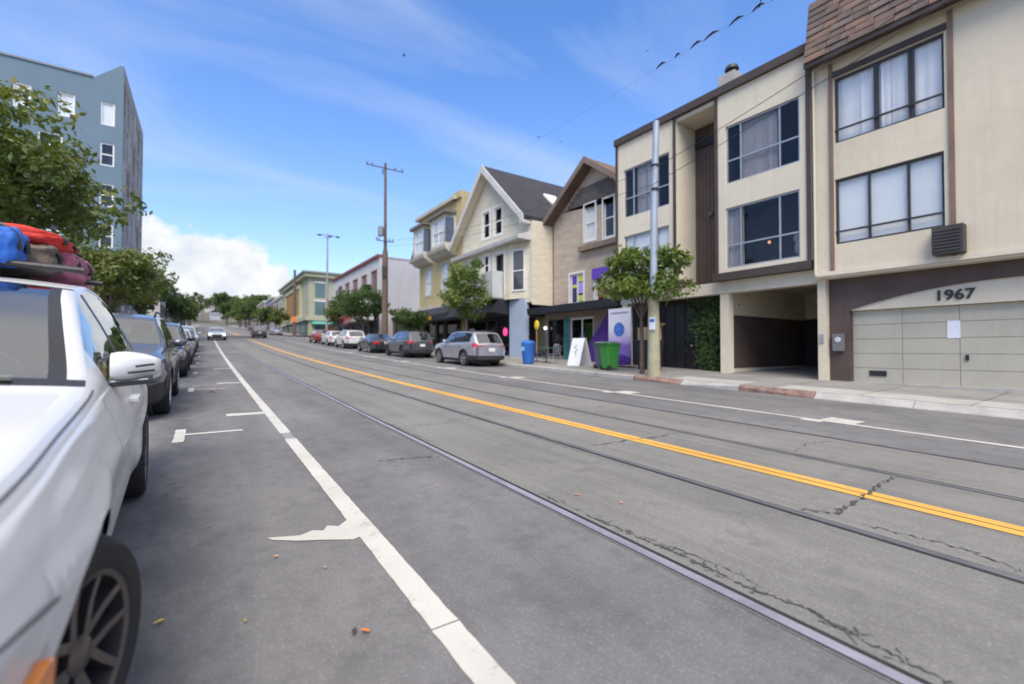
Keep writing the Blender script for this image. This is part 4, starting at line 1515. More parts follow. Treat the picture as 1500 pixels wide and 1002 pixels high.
for i, u in enumerate((50.25, 53.1, 56.7, 60.3, 63.4)):
    for k, z in enumerate((4.6, 8.0, 11.4, 14.8, 18.2, 21.4)):
        T.p('cladding_panel', MB().box(-5.9 + .002, u, z, -5.86, u + .6, z + 2.6), surf(('tower_pale', 'tower_brown', 'tower_mid')[(i + 2 * k) % 3], ((.5, .48, .46), (.20, .13, .09), (.28, .28, .29))[(i + 2 * k) % 3], .8))
T.p('body', MB().box(-7.2, 51.3, 1.5, -16.4, 64.3, 23.6), INTD)
T.p('coping', MB().box(-16.5, 49.9, 23.75, -7.85, 50.2, 23.9), surf('coping_grey', (.22, .24, .27), .8))
T.p('far_wall', MB().box(-16.5, 64.32, 1.5, -5.91, 64.4, 23.6), BLU)
simple_block('street_building', 'low grey shop row behind the second street tree', LF, 66, 71, 2, 9.5, 9, surf('grey_left', (.30, .29, .29), .85, .1), 1, 2, PANED, BUFF, side='L')
simple_block('street_building', 'low brown shop house behind the parked cars, before the blue-grey tower', LF, 33, 49, 1.4, 6.0, 9, surf('brown_left', (.20, .16, .14), .85, .1), 1, 4, PANED, BUFF, side='L')
simple_block('street_building', 'pale stone building just across the side street on the parked car side', LF, 90, 112, 4, 13.0, 12, surf('stone_left', (.44, .40, .36), .85, .1), 2, 5, PANED, BUFF, side='L')
simple_block('street_building', 'dark roofed house uphill of the pale stone building', LF, 114, 150, 5, 14.0, 12, surf('house_left', (.30, .27, .25), .85, .1), 2, 6, PANED, SLATE, side='L')
simple_block('street_building', 'grey house on the upper slope beyond the dark roofed house', LF, 154, 200, 7, 16.5, 12, surf('house_left2', (.36, .34, .33), .85, .1), 2, 6, PANED, SLATE, side='L')

# ------------------------------------------------------------------ cars
def prof(keys, soft=.10):
    xs = [k[0] for k in keys]
    zs = [k[1] for k in keys]

    def f(t):
        w = [np.interp(t + soft * d, xs, zs) for d in (-1, -.66, -.33, 0, .33, .66, 1)]
        return float(sum(w) / len(w))
    return f


wheel_cache = {}


def wheel(parent, x, y, z, r, side, rim_mat, spokes=5, steer=0., width=.22, twin=False):
    """side: +1 when the outer face looks to +x"""
    key = (round(r, 3), rim_mat.name, spokes, twin)
    if key not in wheel_cache:
        w = width / 2
        mb = MB().lathe([(r * .66, -w * .9), (r * .70, -w), (r * .9, -w * 1.02), (r * .97, -w * .86), (r, -w * .55), (r, w * .55), (r * .97, w * .86), (r * .9, w * 1.02), (r * .70, w), (r * .66, w * .9), (r * .655, w * .3), (r * .655, -w * .9)], 40, axis='X', cap=False)
        ty = part('wheel', mb, RUBBER, None, smooth=True)
        mb = MB().lathe([(r * .70, w * .93), (r * .67, w * .98), (r * .63, w * .90), (r * .61, w * .35), (r * .60, -w * .2), (.001, -w * .25)], 40, axis='X', cap=False)
        for k in range(spokes):
            for off in ((-.13, .13) if twin else (0,)):
                a = 2 * math.pi * k / spokes + .3
                ca, sa = math.cos(a), math.sin(a)
                r0, r1 = r * .10, r * .645
                hw0, hw1 = (r * .045, r * .038) if twin else (r * .10, r * .065)
                vs = []
                for rr, hh, xo in ((r0, hw0, w * .72), (r * .4, (hw0 + hw1) / 2, w * .78), (r1, hw1, w * .92)):
                    o2 = off * r * (.55 + .75 * rr / r1)
                    for s_, dep in ((-1, 0), (1, 0), (1, -.05), (-1, -.05)):
                        q = o2 + s_ * hh
                        vs.append((xo + dep * (1 if True else 0), ca * rr - sa * q, sa * rr + ca * q))
                mb.add(vs, [(0, 1, 5, 4), (4, 5, 9, 8), (1, 2, 6, 5), (5, 6, 10, 9), (3, 0, 4, 7), (7, 4, 8, 11), (0, 3, 2, 1), (8, 9, 10, 11)])
        mb.lathe([(r * .17, w * .5), (r * .17, w * .74), (r * .13, w * .82), (.001, w * .83)], 18, axis='X', cap=False)
        rm = part('rim', mb, rim_mat, ty, smooth=True, recalc=False)
        mb = MB().lathe([(.001, -w * .22), (r * .6, -w * .2)], 24, axis='X', cap=False)
        mb.lathe([(r * .44, -w * .15), (r * .44, 0), (r * .12, 0)], 24, axis='X', cap=False)
        part('brake_disc', mb, surf('brake_dark', (.07, .065, .06), .5, .2, metal=.6), ty, recalc=False)
        wheel_cache[key] = ty
        o = ty
        o.parent = parent
    else:
        o = copy_tree(wheel_cache[key], parent)
    o.location = (x, y, z)
    o.rotation_euler = (0, 0, (math.pi if side < 0 else 0) + steer)
    return o


def build_car(name, label, spec, paint, loc, rotz, group=None, rim=None, fine=False, steer=0., plate=True):
    L, W, fo, wb, wr = spec['L'], spec['W'], spec['fo'], spec['wb'], spec['wr']
    T = bpy.data.objects.new(name, None)
    T.empty_display_size = .3
    COL.objects.link(T)
    T.location = loc
    T.rotation_euler = (math.atan(spec.get('grade', 0.)), 0, rotz)
    tag(T, label, 'car', group)
    y_off = fo + wb / 2
    HW = W / 2
    zt, zs = prof(spec['zt'], .12), prof(spec['zs'], .12)
    hwf = (lambda k, s: prof(k, .16 if fine else s))([(0, .74), (.08, .84), (.25, .93), (.6, .985), (1.2, 1), (L - 1.1, 1), (L - .45, .97), (L - .12, .90), (L, .82)], .06)
    zbot = prof([(0, .30), (.3, .24), (.7, .22), (L - .6, .24), (L, .34)], .05)
    wheels_t = (fo, fo + wb)
    AR = wr * 1.13 + .02
    tA, tW0, tR1, tT = spec['cowl'], spec['roof0'], spec['roof1'], spec['tail']
    B0, B1_, B2 = spec['doors']          # front edge of front door, between doors, rear edge of rear door
    gl0, gl1 = spec['dlo']
    st = set(np.linspace(0, L, 100 if fine else 56))
    for c in (B0, B1_, B2):
        st |= {c - .007, c + .007}
    for c in (spec['bp'] - .05, spec['bp'] + .05, gl0, gl1, tA, tW0, tR1, tT):
        st.add(c)
    for wt in wheels_t:
        for a in np.linspace(0, math.pi, 15):
            st.add(wt + AR * math.cos(a))
    st = sorted(s for s in st if 0 <= s <= L)
    s2 = [st[0]]
    for s in st[1:]:
        if s - s2[-1] > .004:
            s2.append(s)
    st = s2
    Q = [0, .05, .14, .3, .48, .66, .8, .9, .96, 1.0]
    QX = [.88, .925, .955, .982, 1.0, .995, .985, .972, .955, .93]
    if fine:
        q2 = sorted(set(Q) | set(np.linspace(0, 1, 21).round(3)))
        QX = [float(np.mean([np.interp(q + d, Q, QX, left=.87, right=.91) for d in np.linspace(-.07, .07, 9)])) for q in q2]
        Q = [float(q) for q in q2]
    E_ = [.05, .12, .35, .6, .84, .92, 1.0]
    Cc = [.93, .86, .6, .3, 0.]
    ring = []

    def bowf(t, x, hw):
        k = (1 - min(1, (x / max(hw, .01)) ** 2))
        return -spec.get('bow', .13) * k * max(0, 1 - t / (L * .55)) ** .7 + .10 * k * max(0, (t - L * .55) / (L * .45)) ** .8

    crease = spec.get('crease', .0)
    for t in st:
        hw = HW * hwf(t)
        b0, s0, t0 = zbot(t), zs(t), max(zt(t), zs(t) + .012)
        zb = b0
        for wt in wheels_t:
            d = abs(t - wt)
            if d < AR - 1e-6:
                zb = max(zb, wr + math.sqrt(AR * AR - d * d))
        pts = []
        for q in Q:
            z = lerp(zb, s0, q)
            qq = (z - b0) / (s0 - b0)
            flare = 0
            for wt in wheels_t:
                d = math.hypot(t - wt, z - wr)
                flare = max(flare, .025 * max(0, 1 - max(0, d - AR) / .16))
            x = hw * float(np.interp(qq, Q, QX)) + flare
            x += crease * max(0, 1 - abs(qq - .72) / .09) * .5 - crease * max(0, 1 - abs(qq - .42) / .22)
            pts.append((x, z))
        gx0 = pts[-1][0] - .008
        g = min(1, max(0, (t0 - s0) / .45))
        zr = s0 + (t0 - s0) * (.45 + .48 * g)
        gx1 = gx0 - spec.get('tum', .36) * (zr - s0) - .02
        for e in E_:
            x = gx0 - (gx0 - gx1) * (e ** 1.25)
            pts.append((x, s0 + (zr - s0) * e))
        for c in Cc:
            pts.append((gx1 * c, zr + (t0 - zr) * (1 - c * c)))
        ring.append([(x, t + bowf(t, x, HW), z) for x, z in pts])
    nQ, nE = len(Q), len(E_)
    nr = len(ring[0])
    groups = {}

    def put(key, quad, sgn):
        g = groups.setdefault(key, ([], [], {}))
        idx = []
        for p in quad:
            k = (round(p[0] * sgn, 5), round(p[1], 5), round(p[2], 5))
            if k not in g[2]:
                g[2][k] = len(g[0])
                g[0].append((p[0] * sgn, p[1] - y_off, p[2]))
            idx.append(g[2][k])
        ii = []
        for i in idx:
            if i not in ii:
                ii.append(i)
        if len(ii) >= 3:
            g[1].append(tuple(ii if sgn > 0 else ii[::-1]))

    lights = spec['lights']
    for i in range(len(st) - 1):
        tm = (st[i] + st[i + 1]) / 2
        for j in range(nr - 1):
            quad = (ring[i][j], ring[i + 1][j], ring[i + 1][j + 1], ring[i][j + 1])
            zc = sum(p[2] for p in quad) / 4
            xc = sum(p[0] for p in quad) / 4
            for sgn in (1, -1):
                key = ('body', 0)
                if j < nQ - 1:
                    seam = any(abs(tm - c) < .0072 for c in (B0, B1_, B2))
                    if j < (4 if fine else 2) and B0 - .3 < tm < B2 + .1:
                        key = ('rocker', sgn)
                    elif B0 < tm < B2 and j >= (4 if fine else 2):
                        key = ('seam', 0) if seam else ('door', sgn * (1 if tm < B1_ else 2))
                    elif tm < lights[0] and lights[1] < zc < lights[2] and j >= 3:
                        key = ('headlight', sgn)
                    elif tm > L - lights[3] and lights[4] < zc < lights[5]:
                        key = ('taillight', sgn)
                    elif (tm < .5 or tm > L - .6) and zc < spec.get('bump', .48):
                        key = ('bumper', tm < 1)
                elif j < nQ + nE - 1:
                    e = (zc - zs(tm)) / max(.01, (zt(tm) - zs(tm)) * .93)
                    jj = j - nQ
                    h = zt(tm) - zs(tm)
                    if gl0 < tm < gl1 and 1 <= jj <= 4 and h > .14:
                        if abs(tm - spec['bp']) < .05:
                            key = ('pillar', sgn)
                        else:
                            key = ('side_window', sgn * (1 if tm < spec['bp'] else 2))
                    elif gl0 < tm < gl1 and jj == 0 and h > .14:
                        key = ('window_trim', sgn)
                    elif tm > L - lights[3] and lights[4] < zc < lights[5]:
                        key = ('taillight', sgn)
                else:
                    jc = j - nQ - nE
                    if tA < tm < tW0:
                        key = ('windshield', 0) if jc >= 0 else ('body', 0)
                        if fine and (tm < tA + .07 or tm > tW0 - .05 or jc == 0):
                            key = ('windshield_seal', 0)
                    elif tR1 < tm < tT:
                        key = ('rear_window', 0) if jc >= 1 else ('body', 0)
                put(key, quad, sgn)
    # end caps
    for end, i in ((0, 0), (1, len(st) - 1)):
        rows_ = [p for p in ring[i]]
        ncol = 6
        for j in range(nr - 1):
            a, b = rows_[j], rows_[j + 1]
            zc = (a[2] + b[2]) / 2
            for k in range(ncol):
                f0, f1 = 1 - k / ncol, 1 - (k + 1) / ncol
                q = []
                for (p, f_) in ((a, f0), (b, f0), (b, f1), (a, f1)):
                    x = p[0] * f_
                    q.append((x, st[i] + bowf(st[i], x, HW), p[2]))
                xf = (f0 + f1) / 2
                key = ('body', 0)
                for sgn in (1, -1):
                    if end == 0:
                        if lights[1] < zc < lights[2] and xf > .62:
                            key = ('headlight', sgn)
                        elif lights[1] - .16 < zc < lights[2] - .02 and xf < .62 and j > 1:
                            key = ('grille', 0)
                        elif zc < spec.get('bump', .48):
                            key = ('bumper', True)
                    else:
                        if lights[4] < zc < lights[5] and xf > .66:
                            key = ('taillight', sgn)
                        elif zc < spec.get('bump', .48):
                            key = ('bumper', False)
                    put(key, q, sgn)
    mats = dict(body=paint, door=paint, rocker=spec.get('rocker', PLASTICB), seam=BLACKM, headlight=LENS_W, taillight=LENS_R, bumper=spec.get('bumperm', PLASTICB), grille=PLASTICB,
                pillar=BLACKM, windshield_seal=BLACKM, side_window=GLASSC, windshield=GLASSC, rear_window=GLASSC, window_trim=spec.get('trim', BLACKM))
    for key, (v, f, _) in groups.items():
        mb = MB()
        mb.v, mb.f = v, f
        part(key[0], mb, mats[key[0]], T, smooth=True if key[0] in ('bumper',) else 'all', recalc=False)
    spec['ring'], spec['st'], spec['nq'] = ring, st, nQ
    spec['sx'] = lambda t, z: HW * hwf(t) * float(np.interp((z - zbot(t)) / (zs(t) - zbot(t)), Q, QX)) + .02
    # dark inside and underneath
    mb = MB()
    mb.box(-HW * .80, .35 - y_off, .2, HW * .80, L - .35 - y_off, .34)
    part('underbody', mb, BLACKM, T)
    zfl = min(zs(fo + wb * .5) - .12, .78)
    mb = MB()
    mb.quad((-HW * .86, tA - .25 - y_off, zfl), (HW * .86, tA - .25 - y_off, zfl), (HW * .86, L - .35 - y_off, zfl), (-HW * .86, L - .35 - y_off, zfl))
    part('cabin_floor', mb, surf('cabin_dark', (.02, .02, .022), .9), T)
    for sx in (-.38, .38):
        for ty_ in (tA + 1.05, tA + 1.95):
            if ty_ < tR1:
                mb = MB()
                mb.prism([(ty_, zfl), (ty_ + .16, zfl), (ty_ + .30, zs(ty_) + .22), (ty_ + .20, zs(ty_) + .24)], lambda p: (sx - .22, p[0] - y_off, p[1]), lambda p: (sx + .22, p[0] - y_off, p[1]))
                mb.box(sx - .12, ty_ + .18 - y_off, zs(ty_) + .26, sx + .12, ty_ + .27 - y_off, zs(ty_) + .42)
                part('seat', mb, surf('seat_dark', (.05, .048, .046), .8), T)
    mb = MB().tube([(.38 + .17 * math.cos(a), tA + .62 - y_off + .06 * math.sin(a), zs(tA) + .02 + .16 * math.sin(a)) for a in np.linspace(0, 6.283, 17)], .014, 6)
    part('steering_wheel', mb, BLACKM, T, smooth=True)
    for sgn in (-1, 1):
        for wt in wheels_t:
            mb = MB()
            vs, n = [], 14
            for k in range(n + 1):
                a = math.pi * k / n
                for xx in (HW * .60, HW * .95):
                    vs.append((sgn * xx, wt - y_off + (AR + .004) * math.cos(a), wr + (AR + .004) * math.sin(a)))
            mb.add(vs, [(2 * k, 2 * k + 1, 2 * k + 3, 2 * k + 2) for k in range(n)])
            mb.add([vs[2 * k] for k in range(n + 1)], [tuple(range(n + 1))])
            part('wheel_well', mb, BLACKM, T)
    if spec.get('clad'):
        for sgn in (-1, 1):
            for wt in wheels_t:
                mb = MB()
                vs, n = [], 18
                for k in range(n + 1):
                    a = math.pi * k / n
                    for rr, xx in ((AR - .012, .0), (AR - .012, .034), (AR + .055, .032), (AR + .065, .0)):
                        tt = wt + rr * math.cos(a)
                        zz_ = wr + rr * math.sin(a)
                        bx = HW * hwf(tt) * float(np.interp((zz_ - zbot(tt)) / (zs(tt) - zbot(tt)), Q, QX))
                        vs.append((sgn * (bx + xx - .006), tt - y_off, zz_))
                mb.add(vs, [(4 * k + m, 4 * k + m + 1, 4 * k + m + 5, 4 * k + m + 4) for k in range(n) for m in range(3)])
                part('arch_trim', mb, PLASTICB, T, smooth=True, recalc=False)
    for sgn in (1, -1):
        for q, wt in enumerate(wheels_t):
            wheel(T, sgn * (HW - .105), wt - y_off, wr, wr, sgn, rim or RIM, steer=steer if q == 0 else 0, twin=spec.get('twin', False))
        if not spec.get('nomirror'):
            mz = zs(gl0 + .25) + .09
            xm = HW * .94
            mb = MB().ellipsoid((sgn * (xm + .14), gl0 + .22 - y_off, mz + .02), (.115, .08, .075), 12, 8)
            mi = part('mirror', mb, paint, T, smooth='all')
            part('mirror_foot', MB().box(sgn * (xm - .06), gl0 + .19 - y_off, mz - .07, sgn * (xm + .1), gl0 + .27 - y_off, mz - .04), PLASTICB, mi)
        for c in (B0 + (B1_ - B0) * .80, B1_ + (B2 - B1_) * .78):
            mb = MB()
            zh = zs(c) - .13
            xx = HW * .985
            mb.box(sgn * (xx - .01), c - .1 - y_off, zh - .014, sgn * (xx + .035), c + .1 - y_off, zh + .014)
            part('door_handle', mb, paint, T, bevel=.006)
    if plate:
        part('licence_plate', MB().box(-.16, L + .095 - y_off, .72, .16, L + .115 - y_off, .88), WHITEP, T)
    if spec.get('rails'):
        for sgn in (1, -1):
            t0_, t1_ = tW0 + .25, tR1 - .1
            xr = HW * .93 - .36 * (zt(2.5) - zs(2.5)) - .02
            P = [(sgn * xr, lerp(t0_, t1_, k / 8) - y_off, zt(lerp(t0_, t1_, k / 8)) - .02 + .055 * math.sin(math.pi * min(1, max(0, k / 8 * 6 if k < 2 else (8 - k) / 8 * 6)) / 2)) for k in range(9)]
            part('roof_rail', MB().tube(P, .018, 8), spec.get('railm', BLACKM), T, smooth=True)
    return T


SUV = dict(L=4.6, W=1.85, fo=.92, wb=2.69, wr=.355, cowl=1.22, roof0=1.98, roof1=4.12, tail=4.50, doors=(1.32, 2.42, 3.42), bp=2.44, dlo=(1.55, 4.02),
           zt=[(0, .80), (.1, .92), (.3, 1.00), (1.2, 1.12), (1.98, 1.60), (2.5, 1.68), (3.5, 1.67), (4.12, 1.60), (4.5, 1.12), (4.6, .98)],
           zs=[(0, .76), (.2, .90), (1.25, 1.02), (3.6, 1.10), (4.3, 1.14), (4.6, .94)], lights=(.42, .68, .86, .34, .92, 1.10), bump=.58, clad=True, rails=True, tum=.34, crease=.02)
SEDAN = dict(L=4.75, W=1.83, fo=.93, wb=2.78, wr=.335, cowl=1.42, roof0=2.22, roof1=3.15, tail=3.95, doors=(1.42, 2.48, 3.42), bp=2.52, dlo=(1.72, 3.72),
             zt=[(0, .64), (.12, .76), (.4, .84), (1.4, .98), (2.22, 1.37), (2.6, 1.45), (3.0, 1.43), (3.95, 1.08), (4.6, 1.02), (4.75, .86)],
             zs=[(0, .62), (.2, .76), (1.4, .93), (3.6, .99), (4.75, .86)], lights=(.45, .56, .72, .36, .72, .90), bump=.40, tum=.40, crease=.02, rocker=None)
HATCH = dict(L=4.3, W=1.80, fo=.88, wb=2.62, wr=.33, cowl=1.22, roof0=1.98, roof1=3.75, tail=4.18, doors=(1.28, 2.32, 3.25), bp=2.34, dlo=(1.5, 3.75),
             zt=[(0, .68), (.12, .80), (.4, .88), (1.22, 1.02), (1.98, 1.43), (2.5, 1.52), (3.3, 1.50), (3.75, 1.44), (4.18, 1.05), (4.3, .86)],
             zs=[(0, .64), (.2, .80), (1.3, .96), (3.6, 1.03), (4.3, .86)], lights=(.45, .58, .76, .34, .80, 1.0), bump=.42, tum=.38, crease=.02)
W_ = carpaint('paint_white', (.64, .64, .63), 0, .3)
SILV = carpaint('paint_silver', (.40, .40, .43), .55, .34)
GREYC = carpaint('paint_graphite', (.10, .105, .12), .5, .3)
BLK = carpaint('paint_black', (.016, .017, .021), .2, .25)
NAVY = carpaint('paint_navy', (.03, .037, .055), .3, .28)
REDC = carpaint('paint_red', (.28, .012, .016), .2, .3)
SEDAN['rocker'] = BLK
XR = 11.02


def put_car(label, spec, paint, x, y, rot, group, rim=None):
    s = dict(spec)
    g = (gz(y + 1.3) - gz(y - 1.3)) / 2.6
    s['grade'] = g if abs(rot) < 1 else -g
    return build_car('parked_car', label, s, paint, (x, y, gz(y) + .002), rot, group, rim)


GR_R, GR_L = 'cars parked along the shops', 'cars parked in a row facing downhill'
put_car('silver SUV with black bumper parked beside the blue-grey shop panel', SUV, SILV, XR, 20.45, math.pi, GR_R)
put_car('dark graphite SUV with roof rails parked ahead of the silver SUV', SUV, GREYC, XR + .02, 28.6, math.pi, GR_R, RIMD)
put_car('black sedan parked ahead of the dark graphite SUV', SEDAN, BLK, XR, 35.3, math.pi, GR_R)
s_ = dict(SUV)
s_['clad'] = False
put_car('white SUV parked next to the wooden utility pole, ahead of the black sedan', s_, W_, XR, 43.0, math.pi, GR_R)
put_car('small white hatchback parked between the white SUV and the red hatchback', HATCH, W_, XR, 49.4, math.pi, GR_R)
put_car('red hatchback parked last before the side street', HATCH, REDC, XR, 56.0, math.pi, GR_R)
put_car('grey sedan parked beside the sage green corner building', SEDAN, SILV, XR, 96, math.pi, GR_R)
put_car('white hatchback parked uphill beside the beige stuccoed building', HATCH, W_, XR, 125, math.pi, GR_R)
put_car('dark SUV parked uphill beside the lilac grey building', SUV, BLK, XR, 148, math.pi, GR_R)
m = put_car('dark grey SUV driving away uphill across the side street', SUV, GREYC, 6.5, 76, math.pi, None)
m.name = 'car'
# parked on the near side, facing the camera
XL = -1.36
put_car('grey SUV parked directly behind the white luggage-laden car', dict(SUV, bump=.52), GREYC, XL - .03, 10.75, 0, GR_L)
put_car('black SUV parked third in the row, behind the grey SUV', dict(SUV, rails=False), BLK, XL, 18.6, 0, GR_L, RIMD)
put_car('silver sedan parked behind the black SUV in the row', SEDAN, SILV, XL, 24.9, 0, GR_L)
put_car('white hatchback parked behind the silver sedan in the row', HATCH, W_, XL, 30.9, 0, GR_L)
put_car('navy sedan parked behind the white hatchback in the row', SEDAN, NAVY, XL, 37.1, 0, GR_L)
put_car('white SUV parked at the uphill end of the row near the side street', SUV, W_, XL, 44.0, 0, GR_L)
oc = put_car('white sedan coming downhill with its headlights lit', SEDAN, W_, 1.15, 64, 0, None)
oc.name = 'car'
for sx in (-.62, .62):
    part('headlamp', MB().ellipsoid((sx, -2.30, .66), (.15, .05, .10), 10, 7), emit('headlamp_lit', (1, .93, .78), 5.), oc, smooth='all')

# ---- the white car in the foreground, loaded with bags
NEAR = dict(L=4.66, W=1.89, fo=.86, wb=2.86, wr=.332, cowl=1.62, roof0=2.62, roof1=4.10, tail=4.52, doors=(1.62, 2.66, 3.55), bp=2.72, dlo=(1.98, 4.05),
            zt=[(0, .72), (.1, .86), (.35, .95), (1.0, 1.03), (1.62, 1.08), (2.1, 1.36), (2.62, 1.575), (3.1, 1.63), (3.7, 1.61), (4.1, 1.53), (4.52, 1.12), (4.66, .95)],
            zs=[(0, .68), (.2, .82), (.9, .93), (1.62, 1.0), (2.2, 1.03), (3.6, 1.07), (4.3, 1.12), (4.66, .92)], lights=(.2, .66, .84, .36, .90, 1.06), bump=.36, tum=.40, crease=.03,
            twin=True, nomirror=True, bow=.2, rocker=W_, bumperm=W_, rails=False, trim=ALU)
NEAR['grade'] = .0256
WN = carpaint('paint_white_near', (.68, .67, .65), 0, .36, .06, .6, .12)
NEAR['rocker'] = NEAR['bumperm'] = WN
# front wheel centre at (-.33, 1.86); rear of the car swings 2.5 degrees away from the lane
yaw = R(2.4)
hwn = NEAR['W'] / 2
fwx, fwy = -.372, 1.86
cx = fwx - (hwn - .105) * math.cos(yaw) - (NEAR['wb'] / 2) * math.sin(yaw)
cy = fwy + (NEAR['wb'] / 2) * math.cos(yaw) - (hwn - .105) * math.sin(yaw)
near = build_car('parked_car', 'white crossover car piled with bags on its roof, front wheels turned out', NEAR, WN, (cx, cy, gz(cy) + .002), yaw, GR_L, RIMD, fine=True, steer=R(-19), plate=False)
yo = NEAR['fo'] + NEAR['wb'] / 2
# door mirror: housing, indicator slots, black foot
for sgn in (1, -1):
    mb = MB()
    secs = []
    for k in range(9):
        f_ = k / 8
        x = lerp(hwn - .07, hwn + .125, f_)
        hh = .085 * (1 - .35 * f_) * (math.sin(math.pi * min(1, .18 + f_ * .74)) ** .35)
        dd = .10 * (1 - .45 * f_) * (math.sin(math.pi * min(1, .16 + f_ * .78)) ** .4)
        secs.append((x, 1.05 + .012 * f_ * 0 + 0, hh, dd, .03 * f_))
    vs = []
    n = 14
    for (x, zc, hh, dd, sw) in secs:
        for q in range(n):
            a = 2 * math.pi * q / n
            ca, sa = math.cos(a), math.sin(a)
            yv = 2.02 - yo + sw + dd * (abs(ca) ** .7) * (1 if ca > 0 else -1) * (.55 if ca > 0 else 1)
            vs.append((sgn * x, yv, 1.115 + hh * (abs(sa) ** .75) * (1 if sa > 0 else -1)))
    mb.add(vs, [(i * n + q, i * n + (q + 1) % n, (i + 1) * n + (q + 1) % n, (i + 1) * n + q) for i in range(8) for q in range(n)] + [tuple(range(n)), tuple(range(8 * n, 9 * n))])
    mi = part('mirror', mb, WN, near, smooth='all')
    mb = MB()
    for k in range(2):
        z = 1.088 + k * .03
        mb.tube([(sgn * (hwn + .0 + k * .03), 1.925 - yo, z), (sgn * (hwn + .055), 1.94 - yo, z + .004), (sgn * (hwn + .10), 1.968 - yo, z + .008)], .006, 6)
    part('mirror_slot', mb, BLACKM, mi, smooth=True)
    part('mirror_foot', MB().prism([(hwn - .13, 1.01), (hwn + .11, 1.03), (hwn + .11, 1.045), (hwn - .04, 1.035), (hwn - .13, 1.03)], lambda p: (sgn * p[0], 1.96 - yo, p[1]), lambda p: (sgn * p[0], 2.06 - yo, p[1])), BLACKM, mi)
# amber side marker on the bumper corner
mb = MB()
poly = [(.16, .36), (.26, .35), (.415, .50), (.42, .56), (.40, .57)]
vs = [(NEAR['sx'](t, z) + .006, t - yo, z) for t, z in poly] + [(NEAR['sx'](t, z) - .02, t - yo, z) for t, z in poly]
n = len(poly)
mb.add(vs, [tuple(range(n)), tuple(range(n, 2 * n))] + [(i, (i + 1) % n, n + (i + 1) % n, n + i) for i in range(n)])
part('side_marker', mb, LENS_O, near)
pts = [(NEAR['sx'](t, .66 + .02 * math.sin(t * 6)) - .004, t - yo, .66 + .02 * math.sin(t * 6)) for t in np.linspace(.06, .47, 9)]
part('bumper_seam', MB().tube(pts, .007, 6), surf('seam_grey', (.12, .12, .12), .7), near, smooth=True)
# shut line between bonnet and wing
for sgn in (1, -1):
    pts = [(sgn * p[0][0], p[0][1] - yo, p[0][2] - .002) for t, p in zip(NEAR['st'], [[r[NEAR['nq'] + 3]] for r in NEAR['ring']]) if .30 < t < 1.66]
    part('bonnet_seam', MB().tube(pts[::3], .005, 6), surf('seam_grey', (.12, .12, .12), .7), near, smooth=True)
part('dashboard', MB().prism([(1.70, 1.00), (1.75, 1.07), (2.25, 1.08), (2.35, .98), (2.3, .8), (1.72, .8)], lambda p: (-.72, p[0] - yo, p[1]), lambda p: (.72, p[0] - yo, p[1])), surf('dash_dark', (.045, .045, .05), .7), near, smooth=True)
part('dash_paper', MB().box(.38, 1.83 - yo, 1.082, .56, 1.95 - yo, 1.088), WHITEP, near)
part('rear_view_mirror', MB().ellipsoid((0, 2.55 - yo, 1.44), (.12, .02, .035), 12, 8), BLACKM, near, smooth='all')
# wipers
part('wiper', MB().tube([(.62, 1.60 - yo, 1.09), (.05, 1.55 - yo, 1.125)], .011, 6), BLACKM, near, smooth=True)
part('wiper', MB().tube([(-.05, 1.55 - yo, 1.12), (-.62, 1.60 - yo, 1.10)], .011, 6), BLACKM, near, smooth=True)
for tt in (2.95, 3.85):
    part('roof_bar', MB().tube([(-.66, tt - yo, 1.675), (-.3, tt - yo, 1.69), (.3, tt - yo, 1.69), (.66, tt - yo, 1.675)], .02, 8), BLACKM, near, smooth=True)

# ------------------------------------------------------------------ bags on the white car's roof
def bag(name, label, c, r, mat, rot=0, seed=0, flap=None):
    """a stuffed soft bag: a squarish bulging body with folds, plus strap"""
    rr = random.Random(seed)
    T = Thing(name, label, 'bag', c, 'bags piled on the white car', rot)
    mb = MB()
    nu, nv = 44, 28
    vs = []
    for j in range(nv + 1):
        ph = math.pi * j / nv - math.pi / 2
        for i in range(nu):
            a = 2 * math.pi * i / nu
            sx = abs(math.cos(a)) ** .55 * (1 if math.cos(a) > 0 else -1) * abs(math.cos(ph)) ** .5
            sy = abs(math.sin(a)) ** .55 * (1 if math.sin(a) > 0 else -1) * abs(math.cos(ph)) ** .5
            sz = abs(math.sin(ph)) ** .6 * (1 if ph > 0 else -1)
            w = 1 + .16 * mnoise.noise(Vector((sx * 2 + seed * 7.1, sy * 2, sz * 2))) + .06 * mnoise.noise(Vector((sx * 5 + seed, sy * 5, sz * 5))) - .05 * abs(mnoise.noise(Vector((sx * 9 + seed * 3, sy * 3, sz * 9))))
            zz_ = r[2] * (sz * w + 1)
            vs.append((sx * r[0] * w, sy * r[1] * w, max(0, zz_)))
    fs = [(j * nu + i, j * nu + (i + 1) % nu, (j + 1) * nu + (i + 1) % nu, (j + 1) * nu + i) for j in range(nv) for i in range(nu)]
    mb.add(vs, fs)
    T.p('sack', mb, mat, smooth='all', origin=(0, 0, 0))
    for yy in (-.45, .4):
      T.p('strap', MB().tube([(r[0] * 1.03 * math.cos(a), r[1] * yy, r[2] * (1 + 1.05 * math.sin(a))) for a in np.linspace(-.2, math.pi + .2, 15)], .014, 6), BLACKM, smooth=True, origin=(0, 0, 0))
    return T


FAB = lambda n, c: surf('fabric_' + n, c, .75, .35, 5., 30, .3, bdist=.03)
cz = gz(4.4) + 1.66


def carpt(x, t):
    """point on the near car given its own x and distance from its nose"""
    y = t - yo
    return (cx + x * math.cos(yaw) - y * math.sin(yaw), cy + x * math.sin(yaw) + y * math.cos(yaw))


